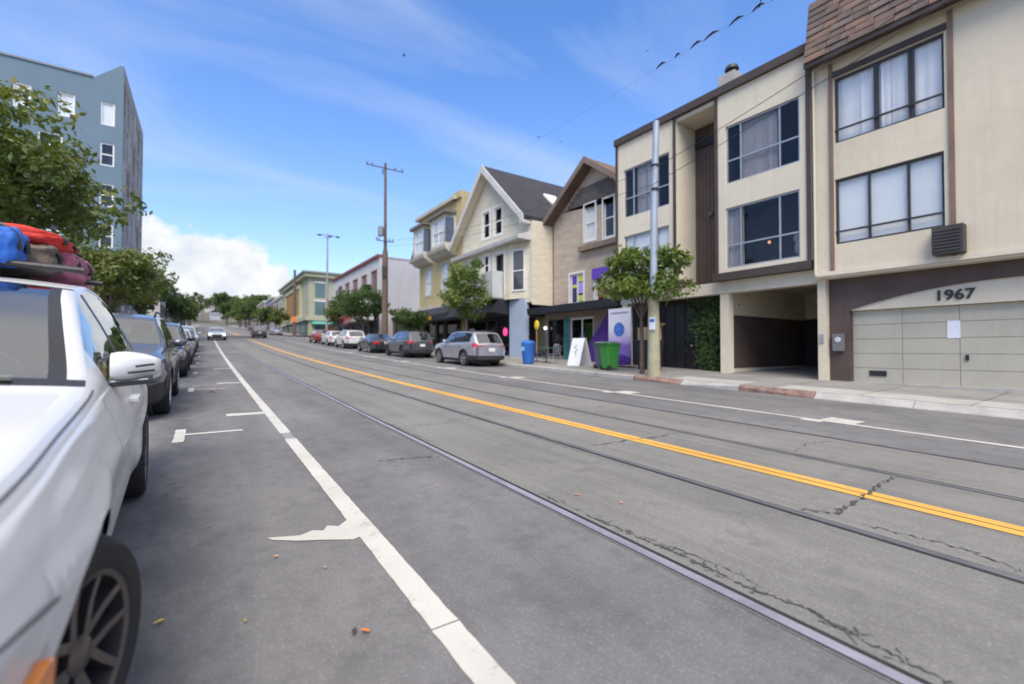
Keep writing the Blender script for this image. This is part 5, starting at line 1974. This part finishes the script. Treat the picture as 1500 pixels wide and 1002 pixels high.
for nm, lb, x, t, dz_, r_, col, sd in (
        ('holdall', 'bright blue stuffed bag at the front of the roof load', .12, 3.0, 0, (.24, .30, .12), (.02, .10, .50), 1),
        ('holdall', 'red bundle tied across the top of the roof load', .30, 3.45, .16, (.30, .30, .075), (.50, .03, .02), 2),
        ('holdall', 'olive brown bag in the middle of the roof load', .40, 3.32, .0, (.17, .22, .10), (.13, .10, .075), 3),
        ('holdall', 'dusty pink duffel bag lying along the roof edge', .50, 3.72, .0, (.15, .34, .11), (.42, .13, .19), 4),
        ('holdall', 'faded rose bag at the rear end of the roof load', .48, 4.25, -.02, (.14, .18, .11), (.45, .20, .24), 5),
        ('holdall', 'small blue sack squeezed between the brown and blue bags', .36, 2.98, .0, (.10, .13, .12), (.03, .14, .52), 6),
        ('holdall', 'dark grey bag under the red bundle on the car roof', -.05, 3.6, 0, (.3, .3, .12), (.05, .05, .055), 7)):
    p_ = carpt(x - .08, t)
    bag(nm, lb, (p_[0], p_[1], cz + dz_), r_, FAB(str(sd), col), yaw + .2 * math.sin(sd * 3), sd)


# ------------------------------------------------------------------ trees
def make_tree(name, label, base, trunk_h, cc, cr, nclump, nleaf, ls, mat, seed, group=None, trunk_r=.09, spread=.34, lean=(0, 0), cat='tree', limbs=7, bias=.45):
    """tapered trunk, limbs reaching into leaf clumps; cc: crown centre relative to base"""
    rr = random.Random(seed)
    T = Thing(name, label, cat, base, group)
    cc = Vector(cc)
    clumps = []
    tries = 0
    while len(clumps) < nclump and tries < 4000:
        tries += 1
        v = Vector((rr.gauss(0, 1), rr.gauss(0, 1), rr.gauss(0, 1))).normalized() * rr.uniform(bias, 1.0)
        q = 1 + .62 * mnoise.noise(v * 1.6 + Vector((seed * 3.7, 0, 0)))
        p = Vector((v.x * cr[0] * q, v.y * cr[1] * q, v.z * cr[2] * q)) + cc
        clumps.append(p)
    mb = MB()
    top = Vector((cc.x * .5 + lean[0], cc.y * .5 + lean[1], trunk_h))
    mb.tube([(0, 0, -.05), (top.x * .3, top.y * .3, trunk_h * .4), tuple(top)], [trunk_r * 1.25, trunk_r, trunk_r * .75], 10)
    T.p('trunk', mb, BARK, smooth=True, origin=(0, 0, 0))
    mb = MB()
    for k in range(min(limbs, len(clumps))):
        e = clumps[int(k * len(clumps) / limbs)]
        mid = top.lerp(e, .5) + Vector((rr.uniform(-.15, .15), rr.uniform(-.15, .15), rr.uniform(0, .25))) * cr[2] * .4
        st_ = top * rr.uniform(.85, 1.0)
        mb.tube([tuple(st_), tuple(mid), tuple(e)], [trunk_r * .55, trunk_r * .34, trunk_r * .12], 7)
    for k in range(min(26, len(clumps))):
        e = clumps[rr.randrange(len(clumps))]
        s0 = top.lerp(clumps[int((k % limbs) * len(clumps) / limbs)], rr.uniform(.3, .8))
        mb.tube([tuple(s0), tuple(s0.lerp(e, .5) + Vector((0, 0, .05))), tuple(e)], [trunk_r * .2, trunk_r * .14, trunk_r * .06], 5)
    T.p('limbs', mb, BARK, smooth=True, origin=(0, 0, 0))
    rng = np.random.default_rng(seed)
    C = np.array([tuple(c) for c in clumps])
    csz = rng.uniform(.55, 1.25, len(C)) * spread * (cr[0] + cr[1] + cr[2]) / 3
    idx = rng.integers(0, len(C), nleaf)
    d = rng.normal(size=(nleaf, 3))
    d /= np.linalg.norm(d, axis=1)[:, None]
    rad = rng.uniform(0.25, 1, nleaf) ** .6
    P = C[idx] + d * (rad * csz[idx])[:, None] * np.array([1, 1, .72])
    nrm = d + rng.normal(size=(nleaf, 3)) * .7 + np.array([0, 0, .55])
    nrm /= np.linalg.norm(nrm, axis=1)[:, None]
    a = np.cross(nrm, rng.normal(size=(nleaf, 3)))
    a /= np.linalg.norm(a, axis=1)[:, None]
    b = np.cross(nrm, a)
    s = ls * rng.uniform(.45, 1.5, nleaf)
    V = np.empty((nleaf, 4, 3))
    V[:, 0] = P - a * s[:, None]
    V[:, 1] = P - b * (s * .48)[:, None] + nrm * (s * .12)[:, None]
    V[:, 2] = P + a * s[:, None]
    V[:, 3] = P + b * (s * .48)[:, None] + nrm * (s * .12)[:, None]
    me = bpy.data.meshes.new('crown')
    me.from_pydata(V.reshape(-1, 3).tolist(), [], np.arange(nleaf * 4).reshape(-1, 4).tolist())
    me.materials.append(mat)
    o = bpy.data.objects.new('crown', me)
    COL.objects.link(o)
    o.parent = T.o
    return T


GT = 'street trees along the pavements'
make_tree('street_tree', 'slender young tree beside the metal lamp pole on the right pavement', (12.72, 10.7, walk_z(12.7, 10.7)), 2.2, (-.1, -.05, 3.5), (1.3, 1.5, 1.0), 40, 4300, .095, LEAF2, 4, GT, .07, .42)
make_tree('street_tree', 'round bright green tree standing before the cream gabled house', (12.7, 23.6, walk_z(12.7, 23.6)), 2.2, (0, 0, 3.85), (1.3, 1.35, 1.75), 50, 6500, .085, LEAF2, 7, GT, .08, .40)
make_tree('street_tree', 'low rounded tree before the yellow building', (12.8, 32.6, walk_z(12.8, 32.6)), 1.6, (0, 0, 2.4), (1.35, 1.6, .8), 40, 4500, .09, LEAF, 9, GT, .08, .42)
make_tree('street_tree', 'spreading tree in front of the pale grey building', (12.9, 45.5, walk_z(12.9, 45.5)), 2.0, (0, 0, 4.2), (2.0, 3.0, 1.5), 50, 5000, .14, LEAF, 12, GT, .12, .36)
make_tree('street_tree', 'small dark tree beyond the spreading one near the side street', (12.9, 55.5, walk_z(12.9, 55.5)), 2.0, (0, 0, 3.9), (1.7, 2.2, 1.5), 36, 3000, .14, LEAF, 15, GT, .10, .38)
make_tree('street_tree', 'large leafy tree overhanging the parked cars before the blue-grey tower', (-3.9, 15.2, walk_z(-3.9, 15.2)), 3.0, (-.15, 0, 4.85), (2.2, 2.9, 1.75), 120, 17000, .085, LEAF3, 23, GT, .15, .27, bias=.3, limbs=10)
make_tree('street_tree', 'broad olive green tree further up behind the parked row', (-3.7, 27.0, walk_z(-3.7, 27)), 2.4, (.2, .6, 3.9), (2.2, 3.6, 1.35), 80, 11000, .10, LEAF3, 29, GT, .14, .33, bias=.3)
make_tree('street_tree', 'dark green tree at the end of the parked row by the side street', (-3.8, 40, walk_z(-3.8, 40)), 2.4, (.1, 0, 4.2), (1.9, 3.2, 1.5), 50, 5000, .13, LEAF, 31, GT, .14, .36)
# trees climbing the hill beyond the side street
rt = random.Random(77)
proto = {}
far_labels = 'leafy tree lining the uphill stretch of the street'
spots = [(-4.4, 104, .9), (-4.4, 126, 1.0), (-4.6, 152, 1.1), (-4.6, 182, 1.0), (-4.6, 216, 1.1), (13.2, 108, .8), (13.4, 132, .9), (13.4, 150, 1.0), (13.6, 190, 1.25), (13.4, 206, 1.3), (14.0, 222, 1.5), (13.6, 246, 1.5), (14.5, 270, 1.7),
         (17, 296, 2.2), (-6, 260, 1.3), (22, 315, 2.4), (30, 340, 2.6), (-9, 300, 1.5), (12, 350, 2.0), (20, 372, 2.2), (27, 395, 2.4), (-13, 350, 1.6), (34, 410, 2.5)] + [(rt.uniform(-40, 70), rt.uniform(440, 635), rt.uniform(1.8, 3.2)) for _ in range(34)]
protos = []
for k, mt in enumerate((LEAF, LEAF3)):
    pt = make_tree('hill_tree', far_labels, (0, 0, 0), 2.6, (0, 0, 5.0), (2.6, 2.6, 2.4), 45, 2200, .26, mt, 40 + k, 'trees up the hill', .16, .36)
    protos.append(pt.o)
used = set()
for i, (x, y, s) in enumerate(spots):
    k = i % 2
    o = protos[k] if k not in used else copy_tree(protos[k])
    used.add(k)
    o.location = (x, y, walk_z(x, y) - .02 if abs(x - 5) < 16 else gz(y) - .1)
    o.scale = (s, s, s * rt.uniform(.9, 1.1))
    o.rotation_euler[2] = rt.uniform(0, 6.28)
    o['label'] = ('leafy tree on the hill where the street ends' if y > 290 else ('leafy tree lining the uphill street below the grey houses' if x < 5 else 'leafy tree lining the uphill street beyond the sage green building'))

# ------------------------------------------------------------------ poles, wires
T = Thing('lamp_pole', 'blue-grey metal pole on a thick ochre concrete base with a small notice', 'pole', (12.42, 9.95, walk_z(12.42, 9.95)))
z0 = walk_z(12.42, 9.95)
T.p('base', MB().lathe([(.215, z0 - .02), (.205, z0 + .4), (.185, z0 + 1.9), (.165, z0 + 2.75), (.12, z0 + 2.8)], 20, loc=(12.42, 9.95, 0)), surf('pole_base', (.36, .325, .21), .85, .18, 3., 40, .3, streak=.2), smooth=True)
T.p('shaft', MB().tube([(12.42, 9.95, z0 + 2.75), (12.42, 9.90, z0 + 5.8), (12.42, 9.80, 8.86)], [.125, .115, .10], 18), METALG, smooth=True)
T.p('cap', MB().lathe([(.105, 8.86), (.10, 8.90), (.02, 8.93)], 16, loc=(12.42, 9.80, 0)), METALG, smooth=True)
T.p('notice', MB().box(12.195, 9.72, 1.95, 12.21, 9.95, 2.36), surf('paper', (.72, .73, .80), .8))
T.p('notice_print', MB().box(12.19, 9.74, 2.2, 12.194, 9.93, 2.3), surf('print_blue', (.05, .12, .45), .7))
for zz_ in (6.6, 7.4):
    T.p('band', MB().lathe([(.128, zz_), (.132, zz_ + .04), (.128, zz_ + .08)], 16, loc=(12.42, 9.86, 0)), BLACKM, smooth=True)

T = Thing('utility_pole', 'tall dark wooden utility pole with crossarms and a transformer before the grey side wall', 'pole', (12.5, 37.6, walk_z(12.5, 37.6)))
z0 = walk_z(12.5, 37.6)
T.p('shaft', MB().tube([(12.5, 37.6, z0 - .1), (12.5, 37.6, 9.4), (12.5, 37.58, 9.9), (12.45, 37.5, 17.0)], [.27, .23, .135, .10], 14), WOODP, smooth=True)
for zz_, half in ((16.55, 1.55), (10.4, .7)):
    c_ = T.p('crossarm', MB().box(12.35 - half, 37.37, zz_ - .035, 12.45 + half, 37.45, zz_ + .035), WOODP)
    for q in (-.97, -.7, .55, .95):
        T.p('insulator', MB().lathe([(.05, zz_ + .06), (.035, zz_ + .12), (.07, zz_ + .16), (.05, zz_ + .24), (.02, zz_ + .26)], 10, loc=(12.4 + q * half, 37.41, 0)), surf('porcelain', (.10, .08, .08), .3), under=c_, smooth=True)
T.p('hanger', MB().tube([(12.2, 37.4, 16.4), (12.2, 37.4, 16.0)], .05, 8), BLACKM, smooth=True)
T.p('transformer', MB().lathe([(.10, 10.75), (.24, 10.8), (.24, 11.5), (.15, 11.6), (.06, 11.7)], 16, loc=(12.05, 37.4, 0)), surf('transformer_grey', (.22, .23, .25), .5), smooth=True)
T.p('fixture', MB().box(12.15, 37.25, 7.4, 12.5, 37.36, 8.3), surf('fixture_dark', (.05, .045, .04), .6))
T = Thing('utility_pole', 'slim grey pole with a cluster of lamps near the side street', 'pole', (12.5, 59.5, walk_z(12.5, 59.5)))
z0 = walk_z(12.5, 59.5)
T.p('shaft', MB().tube([(12.5, 59.5, z0 - .1), (12.5, 59.5, 9), (12.5, 59.5, 15.8)], [.16, .13, .08], 12), surf('pole_grey', (.28, .28, .29), .6), smooth=True)
for q in (-.6, .2, .75):
    a_ = T.p('lamp_arm', MB().tube([(12.5, 59.5, 15.1), (12.5 + q * .8, 59.45, 15.55), (12.5 + q * 1.4, 59.4, 15.5)], .035, 6), BLACKM, smooth=True)
    T.p('lamp_head', MB().ellipsoid((12.5 + q * 1.6, 59.4, 15.45), (.28, .14, .11), 10, 6), BLACKM, under=a_, smooth='all')
T = Thing('utility_pole', 'dark pole at the corner of the sage green building', 'pole', (13.0, 87.6, gz(87.6)))
T.p('shaft', MB().tube([(13.0, 87.6, gz(87.6) - .1), (13.0, 87.6, 15.4)], [.3, .2], 10), WOODP, smooth=True)
T.p('orange_sign', MB().box(12.55, 87.2, 6.2, 13.3, 87.25, 7.2), surf('sign_orange', (.70, .20, .03), .6))
T = Thing('mast', 'thin dark antenna mast rising behind the blue-grey tower', 'pole', (-6.6, 70, gz(70)))
T.p('shaft', MB().tube([(-6.6, 70, gz(70)), (-6.6, 70, 17.5)], [.1, .05], 8), BLACKM, smooth=True)
T.p('finial', MB().lathe([(.02, 17.5), (.12, 17.7), (.05, 18.2)], 8, loc=(-6.6, 70, 0)), BLACKM, smooth=True)

# tram wire over the far track with its clamps
T = Thing('tram_wire', 'thin overhead tram wire with dark clamps above the far track', 'wire', (6.4, 3.6, 6.0))
T.p('wire', MB().tube([(6.4, y, 6.0 + gz(y) * .9 + (0 if y > 8 else 0)) for y in (1.0, 3.5, 5, 8, 14, 22, 34)], .0012, 6), BLACKM, smooth=True)
for y, l_ in ((4.95, .10), (4.62, .05), (4.28, .10), (4.02, .13), (3.62, .11), (3.30, .09), (2.95, .16)):
    T.p('clamp', MB().tube([(6.4, y - l_, 6.0 + gz(y) * .9 + .02), (6.4, y - l_ * .3, 6.0 + gz(y) * .9 + .045), (6.4, y + l_ * .4, 6.0 + gz(y) * .9 + .03), (6.4, y + l_, 6.0 + gz(y) * .9)], [.005, .019, .014, .005], 7), BLACKM, smooth=True)
T.p('hanger', MB().tube([(6.4, 3.28, 6.08), (6.41, 3.26, 6.2), (6.38, 3.22, 6.32)], .008, 6), BLACKM, smooth=True)
for k, (ya, za, yb, zb_) in enumerate(((-4, 10.6, 9.85, 7.25), (-4, 10.3, 9.85, 6.75))):
    n = 18
    P = [(12.42 - .18, lerp(ya, yb, i / n), lerp(za, zb_, i / n) - .35 * math.sin(math.pi * i / n)) for i in range(n + 1)]
    o = part('cable', MB().tube(P, .009, 6), BLACKM, smooth=True)
    tag(o, ('upper' if k == 0 else 'lower') + ' black cable running from the lamp pole past the beige bays', 'cable', 'cables from the lamp pole')
    P = [(12.42 - .18, lerp(9.85, 37.4, i / n), lerp(zb_, 10.35 - k * .4, i / n) - .5 * math.sin(math.pi * i / n)) for i in range(n + 1)]
    o = part('cable', MB().tube(P, .007, 6), BLACKM, smooth=True)
    tag(o, ('upper' if k == 0 else 'lower') + ' black cable running between the lamp pole and the wooden pole', 'cable', 'cables from the lamp pole')


# ------------------------------------------------------------------ pavement furniture
def wheelie(label, x, y, w, d, h, mat, lidm, rz=0):
    z = walk_z(x, y)
    T = Thing('wheelie_bin', label, 'bin', (x, y, z), 'bins on the right pavement', rz)
    mb = MB()
    a, b = w * .40, d * .38
    A, Bb = w * .5, d * .5
    mb.add([(-a, -b, .06), (a, -b, .06), (a, b, .06), (-a, b, .06), (-A, -Bb, h * .92), (A, -Bb, h * .92), (A, Bb, h * .92), (-A, Bb, h * .92)],
           [(0, 3, 2, 1), (4, 5, 6, 7), (0, 1, 5, 4), (1, 2, 6, 5), (2, 3, 7, 6), (3, 0, 4, 7)])
    T.p('tub', mb, mat, origin=(0, 0, 0), bevel=.03)
    T.p('rim', MB().box(-A * 1.06, -Bb * 1.06, h * .88, A * 1.06, Bb * 1.06, h * .925), mat, origin=(0, 0, 0), bevel=.01)
    T.p('lid', MB().prism([(-Bb * 1.08, h * .928), (Bb * 1.1, h * .928), (Bb * 1.1, h * .96), (0, h * 1.02), (-Bb * 1.08, h * .97)], lambda p: (-A * 1.08, p[0], p[1]), lambda p: (A * 1.08, p[0], p[1])), lidm, origin=(0, 0, 0), bevel=.01)
    for s in (-1, 1):
        T.p('wheel', MB().lathe([(.03, -.03), (.1, -.03), (.1, .03), (.03, .03)], 16, axis='X', loc=(s * a * 1.05, b * .9, .1)), RUBBER, origin=(0, 0, 0), smooth=True)
    T.p('handle', MB().tube([(-A * .8, Bb * 1.05, h * .93), (-A * .8, Bb * 1.3, h * .95), (A * .8, Bb * 1.3, h * .95), (A * .8, Bb * 1.05, h * .93)], .015, 6), BLACKM, origin=(0, 0, 0), smooth=True)
    return T


wheelie('bright green wheeled bin with grey lid near the lamp pole', 13.05, 12.55, .56, .58, 1.08, surf('bin_green', (.045, .26, .035), .55, .12), surf('bin_green_lid', (.10, .26, .10), .5), R(80))
wheelie('dark grey wheeled bin beside the bright green one', 13.35, 13.2, .56, .58, 1.08, surf('bin_grey', (.10, .105, .13), .6, .12), surf('bin_grey_lid', (.28, .29, .31), .5), R(80))
# blue street bin, barrel shaped
T = Thing('street_bin', 'bright blue barrel-shaped bin standing on the kerb by the blue-grey panel', 'bin', (12.6, 17.3, walk_z(12.6, 17.3)), 'bins on the right pavement')
BB = surf('bin_blue', (.02, .12, .40), .5, .15)
T.p('drum', MB().lathe([(.20, 0), (.25, .03), (.29, .35), (.32, .80), (.335, .86), (.33, .92)], 22), BB, origin=(0, 0, 0), smooth=True)
T.p('lid', MB().lathe([(.34, .92), (.345, .97), (.28, 1.06), (.14, 1.11), (.02, 1.12)], 22), BB, origin=(0, 0, 0), smooth=True)
T.p('decal', MB().box(-.35, -.12, .62, -.31, .12, .8), surf('decal_pale', (.30, .45, .66), .6), origin=(0, 0, 0))
# A-frame board
T = Thing('sandwich_board', 'white folding sandwich board with dark scribbles on the pavement', 'sign', (13.8, 15.1, walk_z(13.8, 15.1)), None, R(95))
for s in (-1, 1):
    bd = T.p('board', MB().prism([(s * .42, 0), (s * .40, 0), (s * .02, 1.22), (s * .045, 1.22)], lambda p: (-.36, p[0], p[1]), lambda p: (.36, p[0], p[1])), WHITEP, origin=(0, 0, 0))
    if s > 0:
        rr = random.Random(4)
        for k in range(6):
            z = .45 + k * .085
            yv = .42 - .385 * z / 1.22 + .012
            w = rr.uniform(.05, .13)
            x = rr.uniform(-.1, .06)
            T.p('scribble', MB().tube([(x, yv, z), (x + w * .5, yv - .002, z + rr.uniform(-.05, .05)), (x + w, yv, z + rr.uniform(-.03, .03))], .012, 5), surf('ink', (.05, .05, .06), .8), under=bd, origin=(0, 0, 0))
# banner
T = Thing('banner_stand', 'tall banner fading from white to violet with a blue disc, standing by the violet wall', 'banner', (14.75, 13.6, walk_z(14.75, 13.6)))
z0 = walk_z(14.75, 13.6)


def bannermat():
    m, nd, ln, b = newmat('banner_print')
    t = nd.new('ShaderNodeTexCoord')
    s = nd.new('ShaderNodeSeparateXYZ')
    ln.new(t.outputs['Object'], s.inputs[0])
    n1 = noise(nd, ln, t.outputs['Object'], 3, 3)
    k = M_(nd, ln, 'ADD', M_(nd, ln, 'DIVIDE', s.outputs[2], 2.45), M_(nd, ln, 'MULTIPLY', M_(nd, ln, 'SUBTRACT', n1, .5), .25))
    c = ramp(nd, ln, k, [(.0, (.08, .02, .22)), (.16, (.10, .03, .28)), (.22, (.22, .2, .55)), (.34, (.26, .13, .48)), (.5, (.52, .42, .66)), (.66, (.66, .63, .70)), (1., (.62, .60, .69))])
    ln.new(c, b.inputs['Base Color'])
    b.inputs['Roughness'].default_value = .6
    return m


cl = T.p('cloth', MB().box(14.72, 12.97, z0 + .08, 14.735, 14.22, z0 + 2.5), bannermat())
T.p('disc', MB().lathe([(.001, 0), (.30, 0), (.30, .008), (.001, .008)], 26, axis='X', loc=(14.708, 13.6, z0 + 1.6), cap=False), surf('disc_blue', (.07, .16, .52), .6, .5, 5.), under=cl)
T.p('heading', MB().box(14.712, 13.1, z0 + 2.28, 14.719, 14.08, z0 + 2.34), surf('heading_grey', (.25, .24, .3), .7), under=cl)
for y in (12.97, 14.22):
    T.p('post', MB().tube([(14.74, y, z0), (14.74, y, z0 + 2.53)], .018, 8), ALU, smooth=True)
T.p('foot', MB().box(14.5, 12.9, z0, 14.95, 14.3, z0 + .03), BLACKM)
# table and two chairs outside the shop
T = Thing('cafe_table', 'small green cafe table outside the shop behind the sandwich board', 'table', (13.9, 17.6, walk_z(13.9, 17.6)))
GT_ = surf('table_green', (.05, .17, .12), .5)
T.p('top', MB().lathe([(.36, .70), (.37, .715), (.36, .73)], 24), GT_, origin=(0, 0, 0), smooth=True)
T.p('stem', MB().tube([(0, 0, .02), (0, 0, .7)], .03, 10), BLACKM, origin=(0, 0, 0), smooth=True)
T.p('foot', MB().lathe([(.24, 0), (.24, .02), (.05, .04)], 20), BLACKM, origin=(0, 0, 0), smooth=True)
CH = surf('chair_metal', (.40, .42, .44), .35, .1, metal=.7)


def chair(label, x, y, rz):
    T = Thing('cafe_chair', label, 'chair', (x, y, walk_z(x, y)), 'metal cafe chairs', rz)
    T.p('seat', MB().box(-.2, -.2, .44, .2, .2, .465), CH, origin=(0, 0, 0), bevel=.01)
    for a in (-1, 1):
        for b_ in (-1, 1):
            T.p('leg', MB().tube([(a * .22, b_ * .22, 0), (a * .18, b_ * .18, .44)], .013, 6), CH, origin=(0, 0, 0), smooth=True)
    T.p('backrest', MB().tube([(-.18, .19, .46), (-.18, .24, .82), (-.1, .26, .9), (.1, .26, .9), (.18, .24, .82), (.18, .19, .46)], .014, 6), CH, origin=(0, 0, 0), smooth=True)
    for q in (-.08, 0, .08):
        T.p('slat', MB().box(q - .02, .225, .48, q + .02, .235, .89), CH, origin=(0, 0, 0))
    return T


chair('metal cafe chair at the near side of the green table', 13.75, 16.75, R(170))
chair('metal cafe chair at the far side of the green table', 13.9, 18.35, R(10))
# round yellow sign on a stand
T = Thing('yellow_sign', 'round yellow sign on a slim stand beside the blue bin', 'sign', (14.0, 18.5, walk_z(14, 18.5)))
T.p('disc', MB().ellipsoid((0, 0, 1.85), (.06, .19, .25), 16, 10), surf('sign_yellow', (.70, .50, .02), .5), origin=(0, 0, 0), smooth='all')
T.p('pole', MB().tube([(0, 0, 0), (0, 0, 1.6)], .025, 8), surf('stand_orange', (.40, .18, .08), .6), origin=(0, 0, 0), smooth=True)
T.p('foot', MB().lathe([(.2, 0), (.2, .02), (.03, .05)], 16), BLACKM, origin=(0, 0, 0), smooth=True)
# black crate with a carton on top, between trunk and pole
T = Thing('storage_bin', 'black lidded bin behind the young tree and the lamp pole', 'bin', (14.6, 11.9, walk_z(14.6, 11.9)))
T.p('tub', MB().add([(-.3, -.34, 0), (.3, -.34, 0), (.3, .34, 0), (-.3, .34, 0), (-.36, -.42, 1.1), (.36, -.42, 1.1), (.36, .42, 1.1), (-.36, .42, 1.1)], [(0, 3, 2, 1), (4, 5, 6, 7), (0, 1, 5, 4), (1, 2, 6, 5), (2, 3, 7, 6), (3, 0, 4, 7)]), PLASTICB, origin=(0, 0, 0), bevel=.03)
T.p('lid', MB().box(-.38, -.44, 1.105, .38, .44, 1.16), PLASTICB, origin=(0, 0, 0), bevel=.02)
T = Thing('cardboard_box', 'brown cardboard box resting on the black lidded bin', 'box', (14.6, 11.9, walk_z(14.6, 11.9) + 1.162))
CB = surf('cardboard', (.42, .27, .15), .85, .12)
T.p('carton', MB().box(-.28, -.36, 0, .28, .36, .5), CB, origin=(0, 0, 0))
T.p('flap', MB().prism([(-.36, .5), (-.55, .62), (-.54, .63), (-.35, .505)], lambda p: (-.28, p[0], p[1]), lambda p: (.28, p[0], p[1])), CB, origin=(0, 0, 0))
T.p('tape', MB().box(-.285, -.03, .0, -.281, .03, .5), surf('tape', (.5, .36, .22), .4), origin=(0, 0, 0))

# ------------------------------------------------------------------ fallen leaves, chippings, birdlike wire remnants
def fallen(label, x, y, s, col, seed, rz=0., group='leaves and litter on the asphalt', dz_=.014):
    rr = random.Random(seed)
    T = part('fallen_leaf', MB(), surf('leaf_%d' % seed, col, .7, .3, 30.))
    me = T.data
    n = 8
    vs = []
    for i in range(n + 1):
        t = i / n
        w = s * .42 * math.sin(math.pi * t) ** .8
        zz_ = s * .22 * (t - .5) ** 2 + s * .05
        vs += [(-w, (t - .5) * 2 * s, zz_ + w * .45), (0, (t - .5) * 2 * s, zz_), (w, (t - .5) * 2 * s, zz_ + w * .5)]
    fs = [(3 * i + k, 3 * i + k + 1, 3 * i + k + 4, 3 * i + k + 3) for i in range(n) for k in range(2)]
    me.from_pydata(vs, [], fs)
    me.update()
    T.location = (x, y, gz(y) + dz_ - s * .03)
    T.rotation_euler = (rr.uniform(-.1, .1), rr.uniform(-.1, .1), rz)
    tag(T, label, 'leaf', group)


ORA, YLW, BRN, PNK = (.55, .17, .04), (.60, .42, .03), (.06, .045, .035), (.45, .20, .13)
fallen('orange curled leaf on the asphalt beside the parking lane line', .585, 2.0, .026, ORA, 1, .6)
fallen('dark brown leaf lying against the orange curled leaf', .545, 2.02, .024, BRN, 2, -.5)
fallen('yellow leaf on the asphalt beside the white car wheel', -.155, 2.55, .022, YLW, 3, 1.9)
fallen('small tan leaf near the torn parking mark', .35, 2.95, .018, (.45, .26, .12), 4, 1.2)
fallen('pale tan leaf just below the torn parking mark', .56, 2.67, .014, (.42, .28, .18), 5, .3)
fallen('red-brown leaf beyond the parking marks, near the parked row', .16, 12.3, .10, PNK, 6, .9)
fallen('orange leaf on the concrete between the near rails', 2.55, 2.83, .024, ORA, 7, .4)
fallen('light orange leaf nearer the second rail', 2.72, 2.5, .022, (.5, .25, .12), 8, 2.2)
fallen('pinkish leaf on the asphalt left of the first rail', 1.67, 3.63, .015, PNK, 9, 1.)
fallen('small yellow-green leaf on the dark asphalt', .16, 2.36, .013, (.35, .35, .05), 10, .2)
fallen('rust leaf on the dark strip beside the white car', .03, 3.66, .017, (.40, .17, .08), 11, 2.)
fallen('dull red leaf on the dark strip beside the white car', -.09, 3.63, .012, (.35, .10, .10), 12, 2.)
fallen('orange leaf lying at the driveway kerb', 12.05, 5.6, .09, ORA, 13, 1., dz_=.05)


def wire_remnant(label, p, s, seed):
    T = Thing('wire_remnant', label, 'wire_remnant', p, 'wire remnants in the sky', seed * 1.3)  # stands for a leftover scrap of removed wire, shaped with wings
    T.p('body', MB().ellipsoid((0, 0, 0), (.07 * s, .17 * s, .06 * s), 10, 7), BLACKM, smooth='all', origin=(0, 0, 0))
    T.p('head', MB().ellipsoid((0, -.2 * s, .03 * s), (.045 * s, .06 * s, .045 * s), 8, 6), BLACKM, smooth='all', origin=(0, 0, 0))
    for k in (-1, 1):
        T.p('wing', MB().add([(k * .04 * s, -.08 * s, .03 * s), (k * .22 * s, -.12 * s, .14 * s), (k * .48 * s, .0, .08 * s), (k * .24 * s, .10 * s, .12 * s), (k * .04 * s, .12 * s, .03 * s), (k * .22 * s, -.0 * s, .155 * s)], [(0, 1, 5), (1, 2, 5), (2, 3, 5), (3, 4, 5), (4, 0, 5)]), BLACKM, origin=(0, 0, 0))
    T.p('tail', MB().quad((-.03 * s, .14 * s, 0), (.03 * s, .14 * s, 0), (.07 * s, .3 * s, .01), (-.07 * s, .3 * s, .01)), BLACKM, origin=(0, 0, 0))


wire_remnant('dark birdlike wire remnant high over the middle of the street', (10.7, 28.6, 20.7), .42, 1)
wire_remnant('dark birdlike wire remnant above the brown gabled roof', (18.1, 23.7, 15.3), .36, 2)
wire_remnant('small birdlike wire remnant just behind the one above the brown gable', (19.3, 22.9, 15.0), .22, 3)
wire_remnant('tiny dark birdlike wire remnant above the beige building roof', (24.0, 19.6, 21.0), .26, 4)

# pale houses among the trees at the top of the hill
rh = random.Random(8)
for i, (x, y) in enumerate(((-22, 470), (-8, 520), (8, 490), (20, 545), (36, 500), (-30, 560), (4, 590))):
    z = gz(y)
    T = Thing('hill_house', 'pale gabled house among the trees on the hilltop', 'building', (x, y, z), 'houses on the hilltop')
    c_ = rh.choice(((.5, .47, .42), (.42, .42, .45), (.55, .53, .5)))
    T.p('wall', MB().box(-4.5, -4, -1, 4.5, 4, 6.5), surf('hill_wall_%d' % (i % 3), c_, .85), origin=(0, 0, 0))
    T.p('roof', MB().prism([(-5, 6.5), (5, 6.5), (0, 9.3)], lambda p: (p[0], -4.4, p[1]), lambda p: (p[0], 4.4, p[1])), SLATE, origin=(0, 0, 0))
    for k in (-2.5, 0, 2.5):
        T.p('window', MB().box(k - .6, -4.06, 3.2, k + .6, -4.003, 5.0), PANED, origin=(0, 0, 0))
